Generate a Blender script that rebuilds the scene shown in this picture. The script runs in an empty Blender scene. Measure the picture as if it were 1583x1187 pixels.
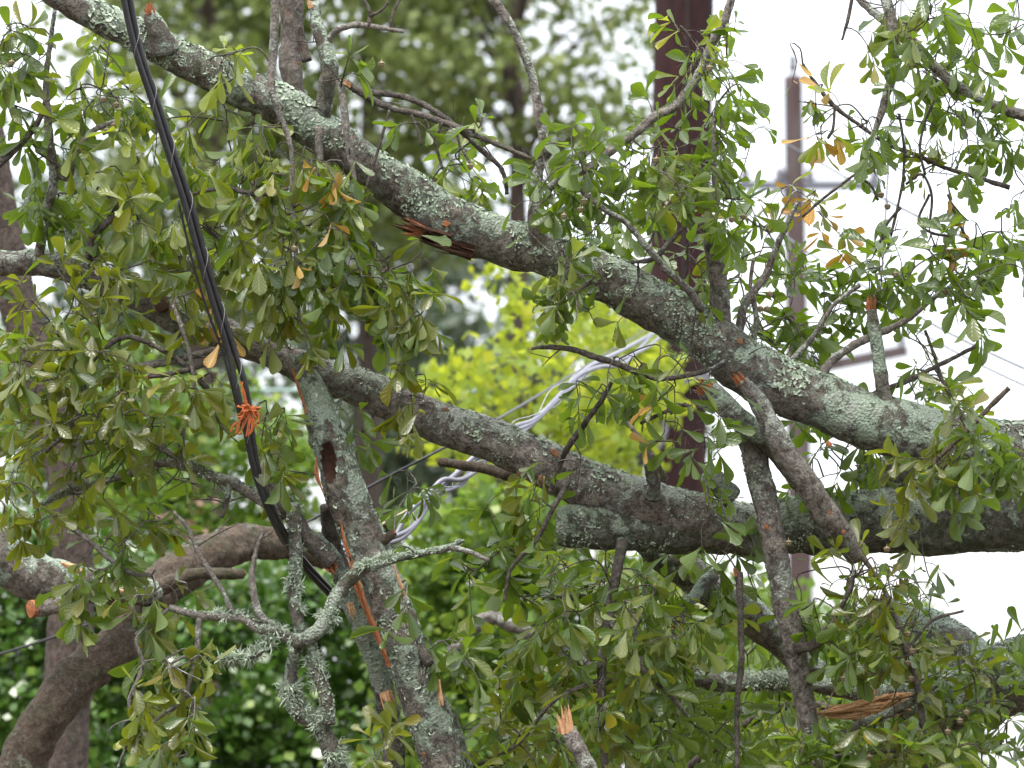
import bpy, math, random
import numpy as np
from mathutils import Vector, Matrix, noise

R = math.radians
rnd = random.Random(7)
rng = np.random.default_rng(7)
sc = bpy.context.scene
col = sc.collection

# ------------------------------------------------------------------ camera
CAM_Z, PITCH, FOC, IW, IH = 1.6, R(5.9), 144.0, 1583.0, 1187.0
K = 36.0 / FOC / IW                      # metres per photo pixel per metre of distance
cam = bpy.data.cameras.new('camera')
cam.lens = FOC; cam.sensor_width = 36.0
cam.clip_start = 0.1; cam.clip_end = 3000
cam.dof.use_dof = True; cam.dof.focus_distance = 9.95; cam.dof.aperture_fstop = 5.6
cam_o = bpy.data.objects.new('camera', cam); col.objects.link(cam_o)
cam_o.location = (0, 0, CAM_Z); cam_o.rotation_euler = (R(90) + PITCH, 0, 0)
sc.camera = cam_o
FW = Vector((0, math.cos(PITCH), math.sin(PITCH)))
UP = Vector((0, -math.sin(PITCH), math.cos(PITCH)))
RT = Vector((1, 0, 0))
CAM = Vector((0, 0, CAM_Z))

def P(x, y, d):
    """the point that stands d metres off along the view, at photo position x, y"""
    return CAM + FW * d + RT * ((x - IW / 2) * K * d) + UP * (-(y - IH / 2) * K * d)

# ------------------------------------------------------------------ sky, sun, exposure
SUN_EL, SUN_AZ = R(66), R(205)           # high, a little behind the camera
w = bpy.data.worlds.new('World'); sc.world = w; w.use_nodes = True
wn = w.node_tree; wn.nodes.clear()
sky = wn.nodes.new('ShaderNodeTexSky'); sky.sky_type = 'NISHITA'; sky.sun_disc = False
sky.sun_elevation = SUN_EL; sky.sun_rotation = SUN_AZ
sky.air_density = 1.0; sky.dust_density = 4.0
b1 = wn.nodes.new('ShaderNodeBackground'); b1.inputs['Strength'].default_value = 0.05
wn.links.new(sky.outputs[0], b1.inputs['Color'])
b2 = wn.nodes.new('ShaderNodeBackground')
b2.inputs['Color'].default_value = (0.965, 0.975, 1.0, 1); b2.inputs['Strength'].default_value = 0.6
tc = wn.nodes.new('ShaderNodeTexCoord'); sz = wn.nodes.new('ShaderNodeSeparateXYZ'); wn.links.new(tc.outputs['Generated'], sz.inputs[0])
mr = wn.nodes.new('ShaderNodeMapRange'); mr.inputs[1].default_value = 0.0; mr.inputs[2].default_value = 1.0; mr.inputs[3].default_value = 0.44; mr.inputs[4].default_value = 1.25
wn.links.new(sz.outputs[2], mr.inputs[0]); wn.links.new(mr.outputs[0], b2.inputs['Strength'])   # cloud deck: zenith about three times the horizon
ad = wn.nodes.new('ShaderNodeAddShader'); wo = wn.nodes.new('ShaderNodeOutputWorld')
wn.links.new(b1.outputs[0], ad.inputs[0]); wn.links.new(b2.outputs[0], ad.inputs[1])
wn.links.new(ad.outputs[0], wo.inputs['Surface'])
sl = bpy.data.lights.new('sun', 'SUN'); sl.energy = 1.5; sl.angle = R(22); sl.color = (1.0, 0.96, 0.9)
so = bpy.data.objects.new('sun', sl); col.objects.link(so)
sdir = Vector((math.sin(SUN_AZ) * math.cos(SUN_EL), math.cos(SUN_AZ) * math.cos(SUN_EL), math.sin(SUN_EL)))
so.rotation_euler = sdir.to_track_quat('Z', 'Y').to_euler(); so.location = (0, -5, 30)
sc.view_settings.view_transform = 'Standard'; sc.view_settings.look = 'None'
sc.view_settings.exposure = 1.3; sc.view_settings.gamma = 1.0
sc.render.engine = 'CYCLES'
sc.cycles.use_denoising = True
sc.cycles.max_bounces = 5; sc.cycles.transparent_max_bounces = 4
sc.cycles.diffuse_bounces = 3; sc.cycles.glossy_bounces = 2; sc.cycles.transmission_bounces = 3
sc.cycles.sample_clamp_indirect = 4.0

# ------------------------------------------------------------------ materials
class NT:
    def __init__(s, name):
        s.m = bpy.data.materials.new(name); s.m.use_nodes = True
        s.t = s.m.node_tree; s.t.nodes.clear()
        s.out = s.t.nodes.new('ShaderNodeOutputMaterial')
    def n(s, typ, **kw):
        nd = s.t.nodes.new(typ)
        for k, v in kw.items():
            if k.startswith('_'): setattr(nd, k[1:], v)
            else: s.put(nd.inputs[k.replace('__', ' ')], v)
        return nd
    def put(s, inp, v):
        if hasattr(v, 'is_output'): s.t.links.new(v, inp)
        else: inp.default_value = v
    def noise(s, vec, scale, detail=4, rough=0.6, dist=0.0):
        nd = s.n('ShaderNodeTexNoise', Scale=scale, Detail=detail, Roughness=rough, Distortion=dist)
        s.t.links.new(vec, nd.inputs['Vector']); return nd.outputs['Fac']
    def ramp(s, v, lo, hi):
        nd = s.n('ShaderNodeMapRange', _clamp=True)
        s.put(nd.inputs[0], v); s.put(nd.inputs[1], lo); s.put(nd.inputs[2], hi)
        return nd.outputs[0]
    def math(s, op, a, b=0.0):
        nd = s.n('ShaderNodeMath', _operation=op); s.put(nd.inputs[0], a); s.put(nd.inputs[1], b); return nd.outputs[0]
    def mix(s, f, a, b):
        nd = s.t.nodes.new('ShaderNodeMix'); nd.data_type = 'RGBA'
        s.put(nd.inputs[0], f)
        for i, v in ((6, a), (7, b)):
            if not hasattr(v, 'is_output') and len(v) == 3: v = (*v, 1)
            s.put(nd.inputs[i], v)
        return nd.outputs[2]
    def coords(s, scale=None):
        c = s.n('ShaderNodeTexCoord').outputs['Object']
        if scale:
            mp = s.n('ShaderNodeMapping'); s.t.links.new(c, mp.inputs[0]); mp.inputs['Scale'].default_value = scale
            c = mp.outputs[0]
        return c
    def bump(s, h, strength, dist):
        nd = s.n('ShaderNodeBump', Strength=strength, Distance=dist); s.t.links.new(h, nd.inputs['Height']); return nd.outputs[0]
    def pbsdf(s, color, rough, normal=None, spec=0.5, metal=0.0):
        nd = s.n('ShaderNodeBsdfPrincipled')
        if not hasattr(color, 'is_output') and len(color) == 3: color = (*color, 1)
        s.put(nd.inputs['Base Color'], color); s.put(nd.inputs['Roughness'], rough)
        nd.inputs['Specular IOR Level'].default_value = spec; nd.inputs['Metallic'].default_value = metal
        if normal is not None: s.t.links.new(normal, nd.inputs['Normal'])
        return nd.outputs[0]
    def done(s, sh): s.t.links.new(sh, s.out.inputs['Surface']); return s.m

def bark_mat(name, dark, mid, lich, lich_amt, moss=0.15, scale=1.0):
    t = NT(name); c = t.coords()
    big = t.noise(c, 9 * scale, 3, 0.65); fine = t.noise(c, 190 * scale, 4, 0.75); med = t.noise(c, 45 * scale, 4, 0.72, 0.5)
    colr = t.mix(t.ramp(med, 0.40, 0.62), dark, mid)
    colr = t.mix(t.math('MULTIPLY', t.ramp(fine, 0.5, 0.68), 0.75), colr, (dark[0] * .35, dark[1] * .33, dark[2] * .3))
    colr = t.mix(t.math('MULTIPLY', t.ramp(fine, 0.46, 0.34), 0.4), colr, (mid[0] * 1.5, mid[1] * 1.5, mid[2] * 1.5))
    # reddish flecks in the bark
    red = t.math('MULTIPLY', t.ramp(t.noise(c, 22 * scale, 3, 0.6), 0.58, 0.72), 0.3)
    colr = t.mix(red, colr, (0.13, 0.065, 0.04))
    nz = t.n('ShaderNodeSeparateXYZ'); t.t.links.new(t.n('ShaderNodeNewGeometry').outputs['Normal'], nz.inputs[0])
    # lichen crust likes the side open to the rain
    f = t.math('ADD', big, t.math('MULTIPLY', nz.outputs[2], 0.09))
    f = t.math('ADD', f, t.math('MULTIPLY', t.math('SUBTRACT', med, 0.5), 0.55))
    f = t.math('ADD', f, t.math('MULTIPLY', t.math('SUBTRACT', fine, 0.5), 0.35))
    lm = t.ramp(f, 0.66 - lich_amt * 0.3, 0.74 - lich_amt * 0.3)
    vor = t.n('ShaderNodeTexVoronoi', Scale=150 * scale); t.t.links.new(c, vor.inputs['Vector'])
    lc = t.mix(t.ramp(fine, 0.35, 0.68), (lich[0] * .5, lich[1] * .52, lich[2] * .46), lich)
    lc = t.mix(t.math('MULTIPLY', t.ramp(t.noise(c, 17 * scale, 2), 0.5, 0.66), 0.55), lc, (0.36, 0.36, 0.33))
    colr = t.mix(t.math('MULTIPLY', lm, 0.88), colr, lc)
    mm = t.math('MULTIPLY', t.ramp(t.noise(c, 14 * scale, 4, 0.7), 0.6 - moss * .3, 0.75 - moss * .3), 0.6)
    colr = t.mix(mm, colr, (0.055, 0.068, 0.03))
    h = t.math('ADD', t.math('MULTIPLY', med, 0.7), t.math('MULTIPLY', fine, 0.5))
    h = t.math('ADD', h, t.math('MULTIPLY', lm, t.math('ADD', 0.15, t.math('MULTIPLY', vor.outputs['Distance'], 0.6))))
    return t.done(t.pbsdf(colr, 0.88, t.bump(h, 1.0, 0.012), 0.25))

def leaf_mat(name, top, top2, under, trans, gloss=0.27, tmix=0.38):
    t = NT(name)
    oi = t.n('ShaderNodeObjectInfo'); g = t.n('ShaderNodeNewGeometry')
    r = t.math('FRACT', t.math('ADD', oi.outputs['Random'], g.outputs['Random Per Island']))
    r2 = t.math('FRACT', t.math('MULTIPLY', r, 7.31))
    uv = t.n('ShaderNodeUVMap'); sx = t.n('ShaderNodeSeparateXYZ'); t.t.links.new(uv.outputs[0], sx.inputs[0])
    c = t.mix(r, top, top2)
    c = t.mix(t.ramp(r2, 0.86, 0.95), c, (top2[0] * 1.5, top2[1] * 1.1, top2[2] * .9))
    ob = t.coords()
    c = t.mix(t.math('MULTIPLY', t.ramp(t.noise(ob, 60, 3), 0.45, 0.7), 0.35), c, (top[0] * .55, top[1] * .6, top[2] * .5))
    # brown spots that age leaves on some
    sp = t.math('MULTIPLY', t.ramp(t.noise(ob, 95, 2), 0.69, 0.73), t.ramp(r2, 0.3, 0.5))
    c = t.mix(sp, c, (0.16, 0.075, 0.025))
    vein = t.math('SUBTRACT', 1.0, t.ramp(t.math('ABSOLUTE', t.math('SUBTRACT', sx.outputs[0], 0.5)), 0.02, 0.07))
    c = t.mix(t.math('MULTIPLY', vein, 0.55), c, (top2[0] * 2.2, top2[1] * 1.8, top2[2] * 2.0))
    u = t.mix(r2, under, (under[0] * .72, under[1] * .8, under[2] * .65))
    u = t.mix(t.math('MULTIPLY', vein, 0.5), u, (under[0] * 1.35, under[1] * 1.3, under[2] * 1.2))
    cc = t.mix(g.outputs['Backfacing'], c, u)
    side = t.math('SINE', t.math('ADD', t.math('MULTIPLY', sx.outputs[1], 48.0),
                                 t.math('MULTIPLY', t.math('ABSOLUTE', t.math('SUBTRACT', sx.outputs[0], 0.5)), -26.0)))
    bp = t.bump(t.math('ADD', t.math('MULTIPLY', side, 0.5), t.math('MULTIPLY', vein, 1.2)), 0.25, 0.002)
    rough = t.n('ShaderNodeMapRange'); t.put(rough.inputs[0], g.outputs['Backfacing'])
    rough.inputs[3].default_value = gloss; rough.inputs[4].default_value = 0.62
    pb = t.pbsdf(cc, rough.outputs[0], bp, 0.8)
    tr = t.n('ShaderNodeBsdfTranslucent'); t.put(tr.inputs['Color'], (*trans, 1))
    mx = t.n('ShaderNodeMixShader'); mx.inputs[0].default_value = tmix
    t.t.links.new(pb, mx.inputs[1]); t.t.links.new(tr.outputs[0], mx.inputs[2])
    return t.done(mx.outputs[0])

def bg_leaf_mat(name, a, b, c3, gloss, trans, tmix=0.3, spec=0.5):
    t = NT(name); g = t.n('ShaderNodeNewGeometry'); r = g.outputs['Random Per Island']
    big = t.noise(t.coords(), 0.9, 3)
    c = t.mix(t.math('ADD', t.math('MULTIPLY', r, 0.6), t.math('MULTIPLY', big, 0.4)), a, b)
    r2 = t.math('FRACT', t.math('MULTIPLY', r, 13.7))
    c = t.mix(t.ramp(r2, 0.88, 0.97), c, c3)
    pb = t.pbsdf(c, gloss, None, spec)
    tr = t.n('ShaderNodeBsdfTranslucent'); t.put(tr.inputs['Color'], (*trans, 1))
    mx = t.n('ShaderNodeMixShader'); mx.inputs[0].default_value = tmix
    t.t.links.new(pb, mx.inputs[1]); t.t.links.new(tr.outputs[0], mx.inputs[2])
    return t.done(mx.outputs[0])

def plain(name, color, rough, spec=0.4, nscale=None, var=0.3, metal=0.0):
    t = NT(name)
    if nscale:
        c = t.coords(); f = t.noise(c, nscale, 4)
        cc = t.mix(t.ramp(f, 0.3, 0.7), tuple(x * (1 - var) for x in color), tuple(min(1, x * (1 + var)) for x in color))
        return t.done(t.pbsdf(cc, rough, t.bump(f, 0.3, 0.003), spec, metal))
    return t.done(t.pbsdf(color, rough, None, spec, metal))

def wood_mat(name, a, b):
    t = NT(name); c = t.coords()
    f = t.noise(c, 90, 5, 0.7, 0.8); g = t.noise(c, 320, 4, 0.7)
    cc = t.mix(t.ramp(f, 0.3, 0.7), a, b)
    cc = t.mix(t.math('MULTIPLY', t.ramp(g, 0.5, 0.7), 0.5), cc, (a[0] * .45, a[1] * .35, a[2] * .3))
    return t.done(t.pbsdf(cc, 0.8, t.bump(t.math('ADD', f, g), 0.7, 0.003), 0.2))

def pole_mat(name, a, b, c3):
    t = NT(name); c = t.coords((14, 14, 0.35))
    f = t.noise(c, 4.0, 6, 0.7); g = t.noise(t.coords((40, 40, 0.6)), 3.0, 5, 0.7)
    h = t.noise(t.coords((1, 1, .25)), 2.2, 3)
    cc = t.mix(t.ramp(f, 0.35, 0.65), a, b); cc = t.mix(t.ramp(h, 0.45, 0.7), cc, c3)
    crack = t.ramp(g, 0.6, 0.66)
    cc = t.mix(t.math('MULTIPLY', crack, 0.85), cc, (0.008, 0.006, 0.006))
    return t.done(t.pbsdf(cc, 0.75, t.bump(t.math('SUBTRACT', f, t.math('MULTIPLY', crack, 0.6)), 0.6, 0.01), 0.12))

def lichen_mat(name):
    t = NT(name); r = t.n('ShaderNodeNewGeometry').outputs['Random Per Island']
    c = t.mix(r, (0.22, 0.29, 0.20), (0.50, 0.57, 0.45))
    c = t.mix(t.math('MULTIPLY', t.ramp(t.noise(t.coords(), 25, 2), 0.45, 0.65), 0.6), c, (0.27, 0.29, 0.24))
    return t.done(t.pbsdf(c, 0.95, None, 0.1))

LICH = (0.43, 0.52, 0.42)
M = {
 'bark_l': bark_mat('bark_lichened', (0.07, 0.059, 0.048), (0.275, 0.25, 0.21), LICH, 0.68),
 'bark_m': bark_mat('bark_grey', (0.085, 0.071, 0.06), (0.325, 0.295, 0.26), (0.46, 0.49, 0.43), 0.5),
 'bark_heavy': bark_mat('bark_heavy_lichen', (0.08, 0.068, 0.055), (0.21, 0.195, 0.16), LICH, 0.72, 0.2),
 'bark_log': bark_mat('bark_mossy_log', (0.06, 0.056, 0.044), (0.20, 0.195, 0.155), (0.38, 0.45, 0.35), 0.58, 0.35),
 'bark_d': bark_mat('bark_dark', (0.05, 0.042, 0.036), (0.15, 0.13, 0.11), (0.36, 0.39, 0.33), 0.1),
 'bark_b': bark_mat('bark_brown', (0.062, 0.046, 0.034), (0.165, 0.128, 0.096), (0.28, 0.29, 0.22), 0.1, 0.3, 1.5),
 'bark_pale': bark_mat('bark_pale_twig', (0.13, 0.115, 0.10), (0.30, 0.275, 0.245), (0.46, 0.48, 0.43), 0.4, 0.0),
 'bark_far': bark_mat('bark_far_trunk', (0.045, 0.034, 0.028), (0.13, 0.10, 0.085), (0.2, 0.21, 0.16), -0.1, 0.2, 1.0),
 'lichen': lichen_mat('lichen_tuft'),
 'wood': wood_mat('torn_fresh_wood', (0.46, 0.23, 0.105), (0.70, 0.45, 0.26)),
 'wood_r': wood_mat('torn_red_wood', (0.20, 0.065, 0.028), (0.44, 0.175, 0.075)),
 'wood_o': wood_mat('aged_torn_wood', (0.13, 0.065, 0.035), (0.27, 0.14, 0.08)),
 'rot': wood_mat('rotten_wood', (0.028, 0.015, 0.010), (0.10, 0.05, 0.032)),
 'pole': pole_mat('creosoted_pole', (0.020, 0.012, 0.013), (0.058, 0.024, 0.023), (0.038, 0.023, 0.024)),
 'pole2': pole_mat('weathered_pole', (0.058, 0.037, 0.036), (0.10, 0.068, 0.066), (0.13, 0.115, 0.112)),
 'arm': pole_mat('weathered_crossarm', (0.07, 0.055, 0.055), (0.13, 0.105, 0.105), (0.1, 0.08, 0.08)),
 'rubber': plain('black_rubber', (0.018, 0.018, 0.020), 0.42, 0.5, 60, 0.35),
 'alu': plain('dull_aluminium', (0.20, 0.20, 0.235), 0.5, 0.5, 30, 0.15, 0.35),
 'lash': plain('pale_lashing_wire', (0.3, 0.3, 0.31), 0.4, 0.5, None, 0, 0.4),
 'rope': plain('beige_rope', (0.42, 0.36, 0.26), 0.85, 0.1, 200, 0.3),
 'steel': plain('galvanised_steel', (0.14, 0.145, 0.17), 0.6, 0.5, 20, 0.2, 0.5),
 'porc': plain('porcelain_insulator', (0.12, 0.11, 0.13), 0.3, 0.5, 20, 0.2),
 'twine': plain('orange_twine', (0.36, 0.10, 0.034), 0.8, 0.15, 150, 0.3),
 'acorn': plain('acorn_shell', (0.22, 0.17, 0.10), 0.45, 0.4, 80, 0.35),
 'tealwire': plain('pale_teal_wire', (0.30, 0.42, 0.38), 0.5, 0.4, 20, 0.1),
 'ground': plain('leaf_litter_ground', (0.07, 0.055, 0.035), 0.95, 0.1, 3, 0.5),
}
LEAF = [
 leaf_mat('oak_leaf_green', (0.028, 0.060, 0.007), (0.067, 0.111, 0.012), (0.107, 0.155, 0.036), (0.216, 0.344, 0.015)),
 leaf_mat('oak_leaf_olive', (0.046, 0.060, 0.004), (0.105, 0.119, 0.009), (0.138, 0.161, 0.036), (0.275, 0.321, 0.015)),
 leaf_mat('oak_leaf_bright', (0.079, 0.126, 0.009), (0.167, 0.202, 0.017), (0.185, 0.218, 0.048), (0.418, 0.513, 0.026)),
 leaf_mat('oak_leaf_dead', (0.267, 0.116, 0.016), (0.430, 0.294, 0.045), (0.339, 0.221, 0.072), (0.430, 0.242, 0.032), 0.5),
 leaf_mat('oak_leaf_pale', (0.086, 0.125, 0.024), (0.180, 0.213, 0.052), (0.231, 0.265, 0.089), (0.289, 0.359, 0.038), 0.36),
]

# ------------------------------------------------------------------ mesh helpers
def new_mesh(name, verts, faces, mat, smooth=True):
    me = bpy.data.meshes.new(name)
    me.from_pydata([tuple(v) for v in verts], [], faces)
    for m_ in (mat if isinstance(mat, (list, tuple)) else [mat]): me.materials.append(m_)
    if smooth: me.polygons.foreach_set('use_smooth', np.ones(len(me.polygons), bool))
    me.update(); return me

def np_mesh(name, V, F, mats, mi=None, uv=None, smooth=False):
    """V (n,3), F (m,k) of one polygon size"""
    me = bpy.data.meshes.new(name); k = F.shape[1]
    me.vertices.add(len(V)); me.vertices.foreach_set('co', V.astype(np.float32).ravel())
    me.loops.add(F.size); me.loops.foreach_set('vertex_index', F.astype(np.int32).ravel())
    me.polygons.add(len(F)); me.polygons.foreach_set('loop_start', np.arange(0, F.size, k, dtype=np.int32))
    for m_ in mats: me.materials.append(m_)
    if mi is not None: me.polygons.foreach_set('material_index', mi.astype(np.int32))
    if smooth: me.polygons.foreach_set('use_smooth', np.ones(len(F), bool))
    if uv is not None:
        l = me.uv_layers.new(name='UVMap'); l.data.foreach_set('uv', uv[F.ravel()].astype(np.float32).ravel())
    me.update(calc_edges=True); return me

def link(name, me, parent=None, loc=None, **props):
    o = bpy.data.objects.new(name, me); col.objects.link(o)
    if parent is not None: o.parent = parent
    if loc is not None: o.location = loc
    for k, v in props.items(): o[k] = v
    return o

def tag(o, label=None, category=None, group=None, kind=None):
    for k, v in (('label', label), ('category', category), ('group', group), ('kind', kind)):
        if v: o[k] = v
    return o

def resample(ctrl, step):
    """ctrl: list of (Vector, radius) -> evenly spaced Catmull-Rom samples"""
    if len(ctrl) == 2:
        a, b = ctrl; ctrl = [a, ((a[0] + b[0]) / 2, (a[1] + b[1]) / 2), b]
    pts = [ctrl[0][0] * 2 - ctrl[1][0]] + [c[0] for c in ctrl] + [ctrl[-1][0] * 2 - ctrl[-2][0]]
    rad = [ctrl[0][1]] + [c[1] for c in ctrl] + [ctrl[-1][1]]
    out = []
    for i in range(1, len(pts) - 2):
        p0, p1, p2, p3 = pts[i - 1:i + 3]
        n = max(1, int(round((p2 - p1).length / step)))
        for j in range(n):
            t = j / n
            q = 0.5 * ((2 * p1) + (p2 - p0) * t + (2 * p0 - 5 * p1 + 4 * p2 - p3) * t * t + (3 * p1 - p0 - 3 * p2 + p3) * t ** 3)
            s = t * t * (3 - 2 * t)
            out.append((q, rad[i] * (1 - s) + rad[i + 1] * s))
    out.append((ctrl[-1][0].copy(), ctrl[-1][1]))
    return out

def tube(samples, nseg=8, bump=0.0, freq=30.0, lump=0.0, cap=True):
    """verts, faces (quads and caps) of a tube with bark relief"""
    V, F = [], []
    n = len(samples); prev = None
    for i, (p, r) in enumerate(samples):
        a = samples[max(0, i - 1)][0]; b = samples[min(n - 1, i + 1)][0]
        t = (b - a)
        t = t.normalized() if t.length > 1e-9 else Vector((0, 0, 1))
        if prev is None:
            x = t.orthogonal().normalized()
        else:
            x = prev - t * prev.dot(t)
            x = x.normalized() if x.length > 1e-6 else t.orthogonal().normalized()
        prev = x; y = t.cross(x)
        for k in range(nseg):
            ph = 2 * math.pi * k / nseg
            d = x * math.cos(ph) + y * math.sin(ph)
            rr = r
            if bump or lump:
                q = p + d * r
                if lump: rr *= 1 + lump * noise.noise(q * (0.55 / max(r, 0.01))) + lump * 0.5 * noise.noise(q * (1.6 / max(r, 0.01)))
                if bump: rr += bump * (noise.noise(q * freq) + 0.6 * noise.noise(q * freq * 2.6) + 0.4 * noise.noise(q * freq * 6))
            V.append(p + d * rr)
    for i in range(n - 1):
        for k in range(nseg):
            k2 = (k + 1) % nseg
            F.append((i * nseg + k, i * nseg + k2, (i + 1) * nseg + k2, (i + 1) * nseg + k))
    if cap:
        F.append(tuple(range(nseg - 1, -1, -1))); F.append(tuple((n - 1) * nseg + k for k in range(nseg)))
    return V, F

def merge(lst):
    V, F = [], []
    for v, f in lst:
        o = len(V); V += v; F += [tuple(i + o for i in q) for q in f]
    return V, F

# ------------------------------------------------------------------ oak leaf shapes
def leaf_shape(kind, curl, fold, bend):
    ts = [0.0, 0.07, 0.25, 0.45, 0.62, 0.76, 0.87, 0.95, 1.0]
    W = {'plain': [.012, .014, .042, .095, .148, .182, .178, .125, .035],
         'wide': [.012, .014, .048, .115, .18, .225, .225, .16, .05],
         'narrow': [.012, .014, .036, .07, .105, .13, .125, .085, .02],
         'lobed': [.012, .014, .04, .075, .115, .225, .165, .15, .05]}[kind]
    V, UV = [], []
    for t, hw in zip(ts, W):
        z = -curl * t * t
        xo = bend * t * t
        for s in (-1, 0, 1):
            yy = t
            if s != 0 and t > 0.96: yy = 0.985
            V.append((xo + s * hw, yy, z + (fold * hw if s else 0) + 0.02 * math.sin(7 * t + s)))
            UV.append((0.5 + 0.5 * s, t))
    F = []
    for i in range(len(ts) - 1):
        for j in (0, 1):
            a = i * 3 + j; F.append((a, a + 1, a + 4, a + 3))
    return np.array(V), np.array(F), np.array(UV)

SHAPES = [leaf_shape('plain', .16, .5, .03), leaf_shape('wide', .26, .45, -.04), leaf_shape('narrow', .4, .7, .06),
          leaf_shape('lobed', .15, .4, 0), leaf_shape('plain', -.16, .5, -.06), leaf_shape('wide', .45, .8, .08), leaf_shape('narrow', -.1, .35, -.03), leaf_shape('plain', .55, .9, .1)]
LEAF_ME = [[np_mesh('oak_leaf', V, F, [m_], uv=UV, smooth=True) for (V, F, UV) in SHAPES] for m_ in LEAF]

# ------------------------------------------------------------------ things made of wood and leaves
LEAF_PARTS = 290
# stretches of limb that stay bare of leaves: x0, y0, x1, y1, half width (photo pixels), depth they lie at, share kept bare
BARE = [(1225, 1100, 1395, 1085, 30, 10.1, 1), (880, 805, 1080, 815, 38, 10.3, .95), (600, 290, 830, 380, 36, 10.0, .9), (940, 430, 1130, 545, 36, 10.0, .8), (1150, 565, 1400, 660, 42, 10.0, .92),
        (200, 50, 480, 190, 30, 9.9, .8), (480, 195, 600, 285, 28, 9.9, .6), (670, 650, 1000, 780, 36, 10.15, .85), (510, 585, 600, 615, 28, 10.1, .8), (1100, 570, 1325, 856, 18, 9.85, .85), (1160, 690, 1250, 1120, 16, 9.95, .7),
        (480, 600, 560, 820, 24, 9.85, .9), (1050, 590, 1050, 735, 36, 21, .75), (1062, 0, 1056, 150, 40, 21, .6), (1050, 200, 1046, 480, 34, 21, .35), (1285, 560, 1400, 540, 18, 57, .85), (1225, 110, 1240, 420, 16, 57, .6), (1330, 905, 1502, 900, 40, 20, .55), (1440, 960, 1520, 960, 40, 20, .6)]
def bare(p, d):
    for x0, y0, x1, y1, hw, dd, pr in BARE:
        if d > dd: continue
        vx, vy = x1 - x0, y1 - y0; t = max(0, min(1, ((p[0] - x0) * vx + (p[1] - y0) * vy) / (vx * vx + vy * vy)))
        if math.hypot(p[0] - x0 - t * vx, p[1] - y0 - t * vy) < hw and rnd.random() < pr: return True
    return False
def proj(v):
    q = v - CAM; d = q.dot(FW); return (q.x / d / K + IW / 2, IH / 2 - q.dot(UP) / d / K), d
DENS = 0.58          # thins every leafy volume alike
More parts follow.
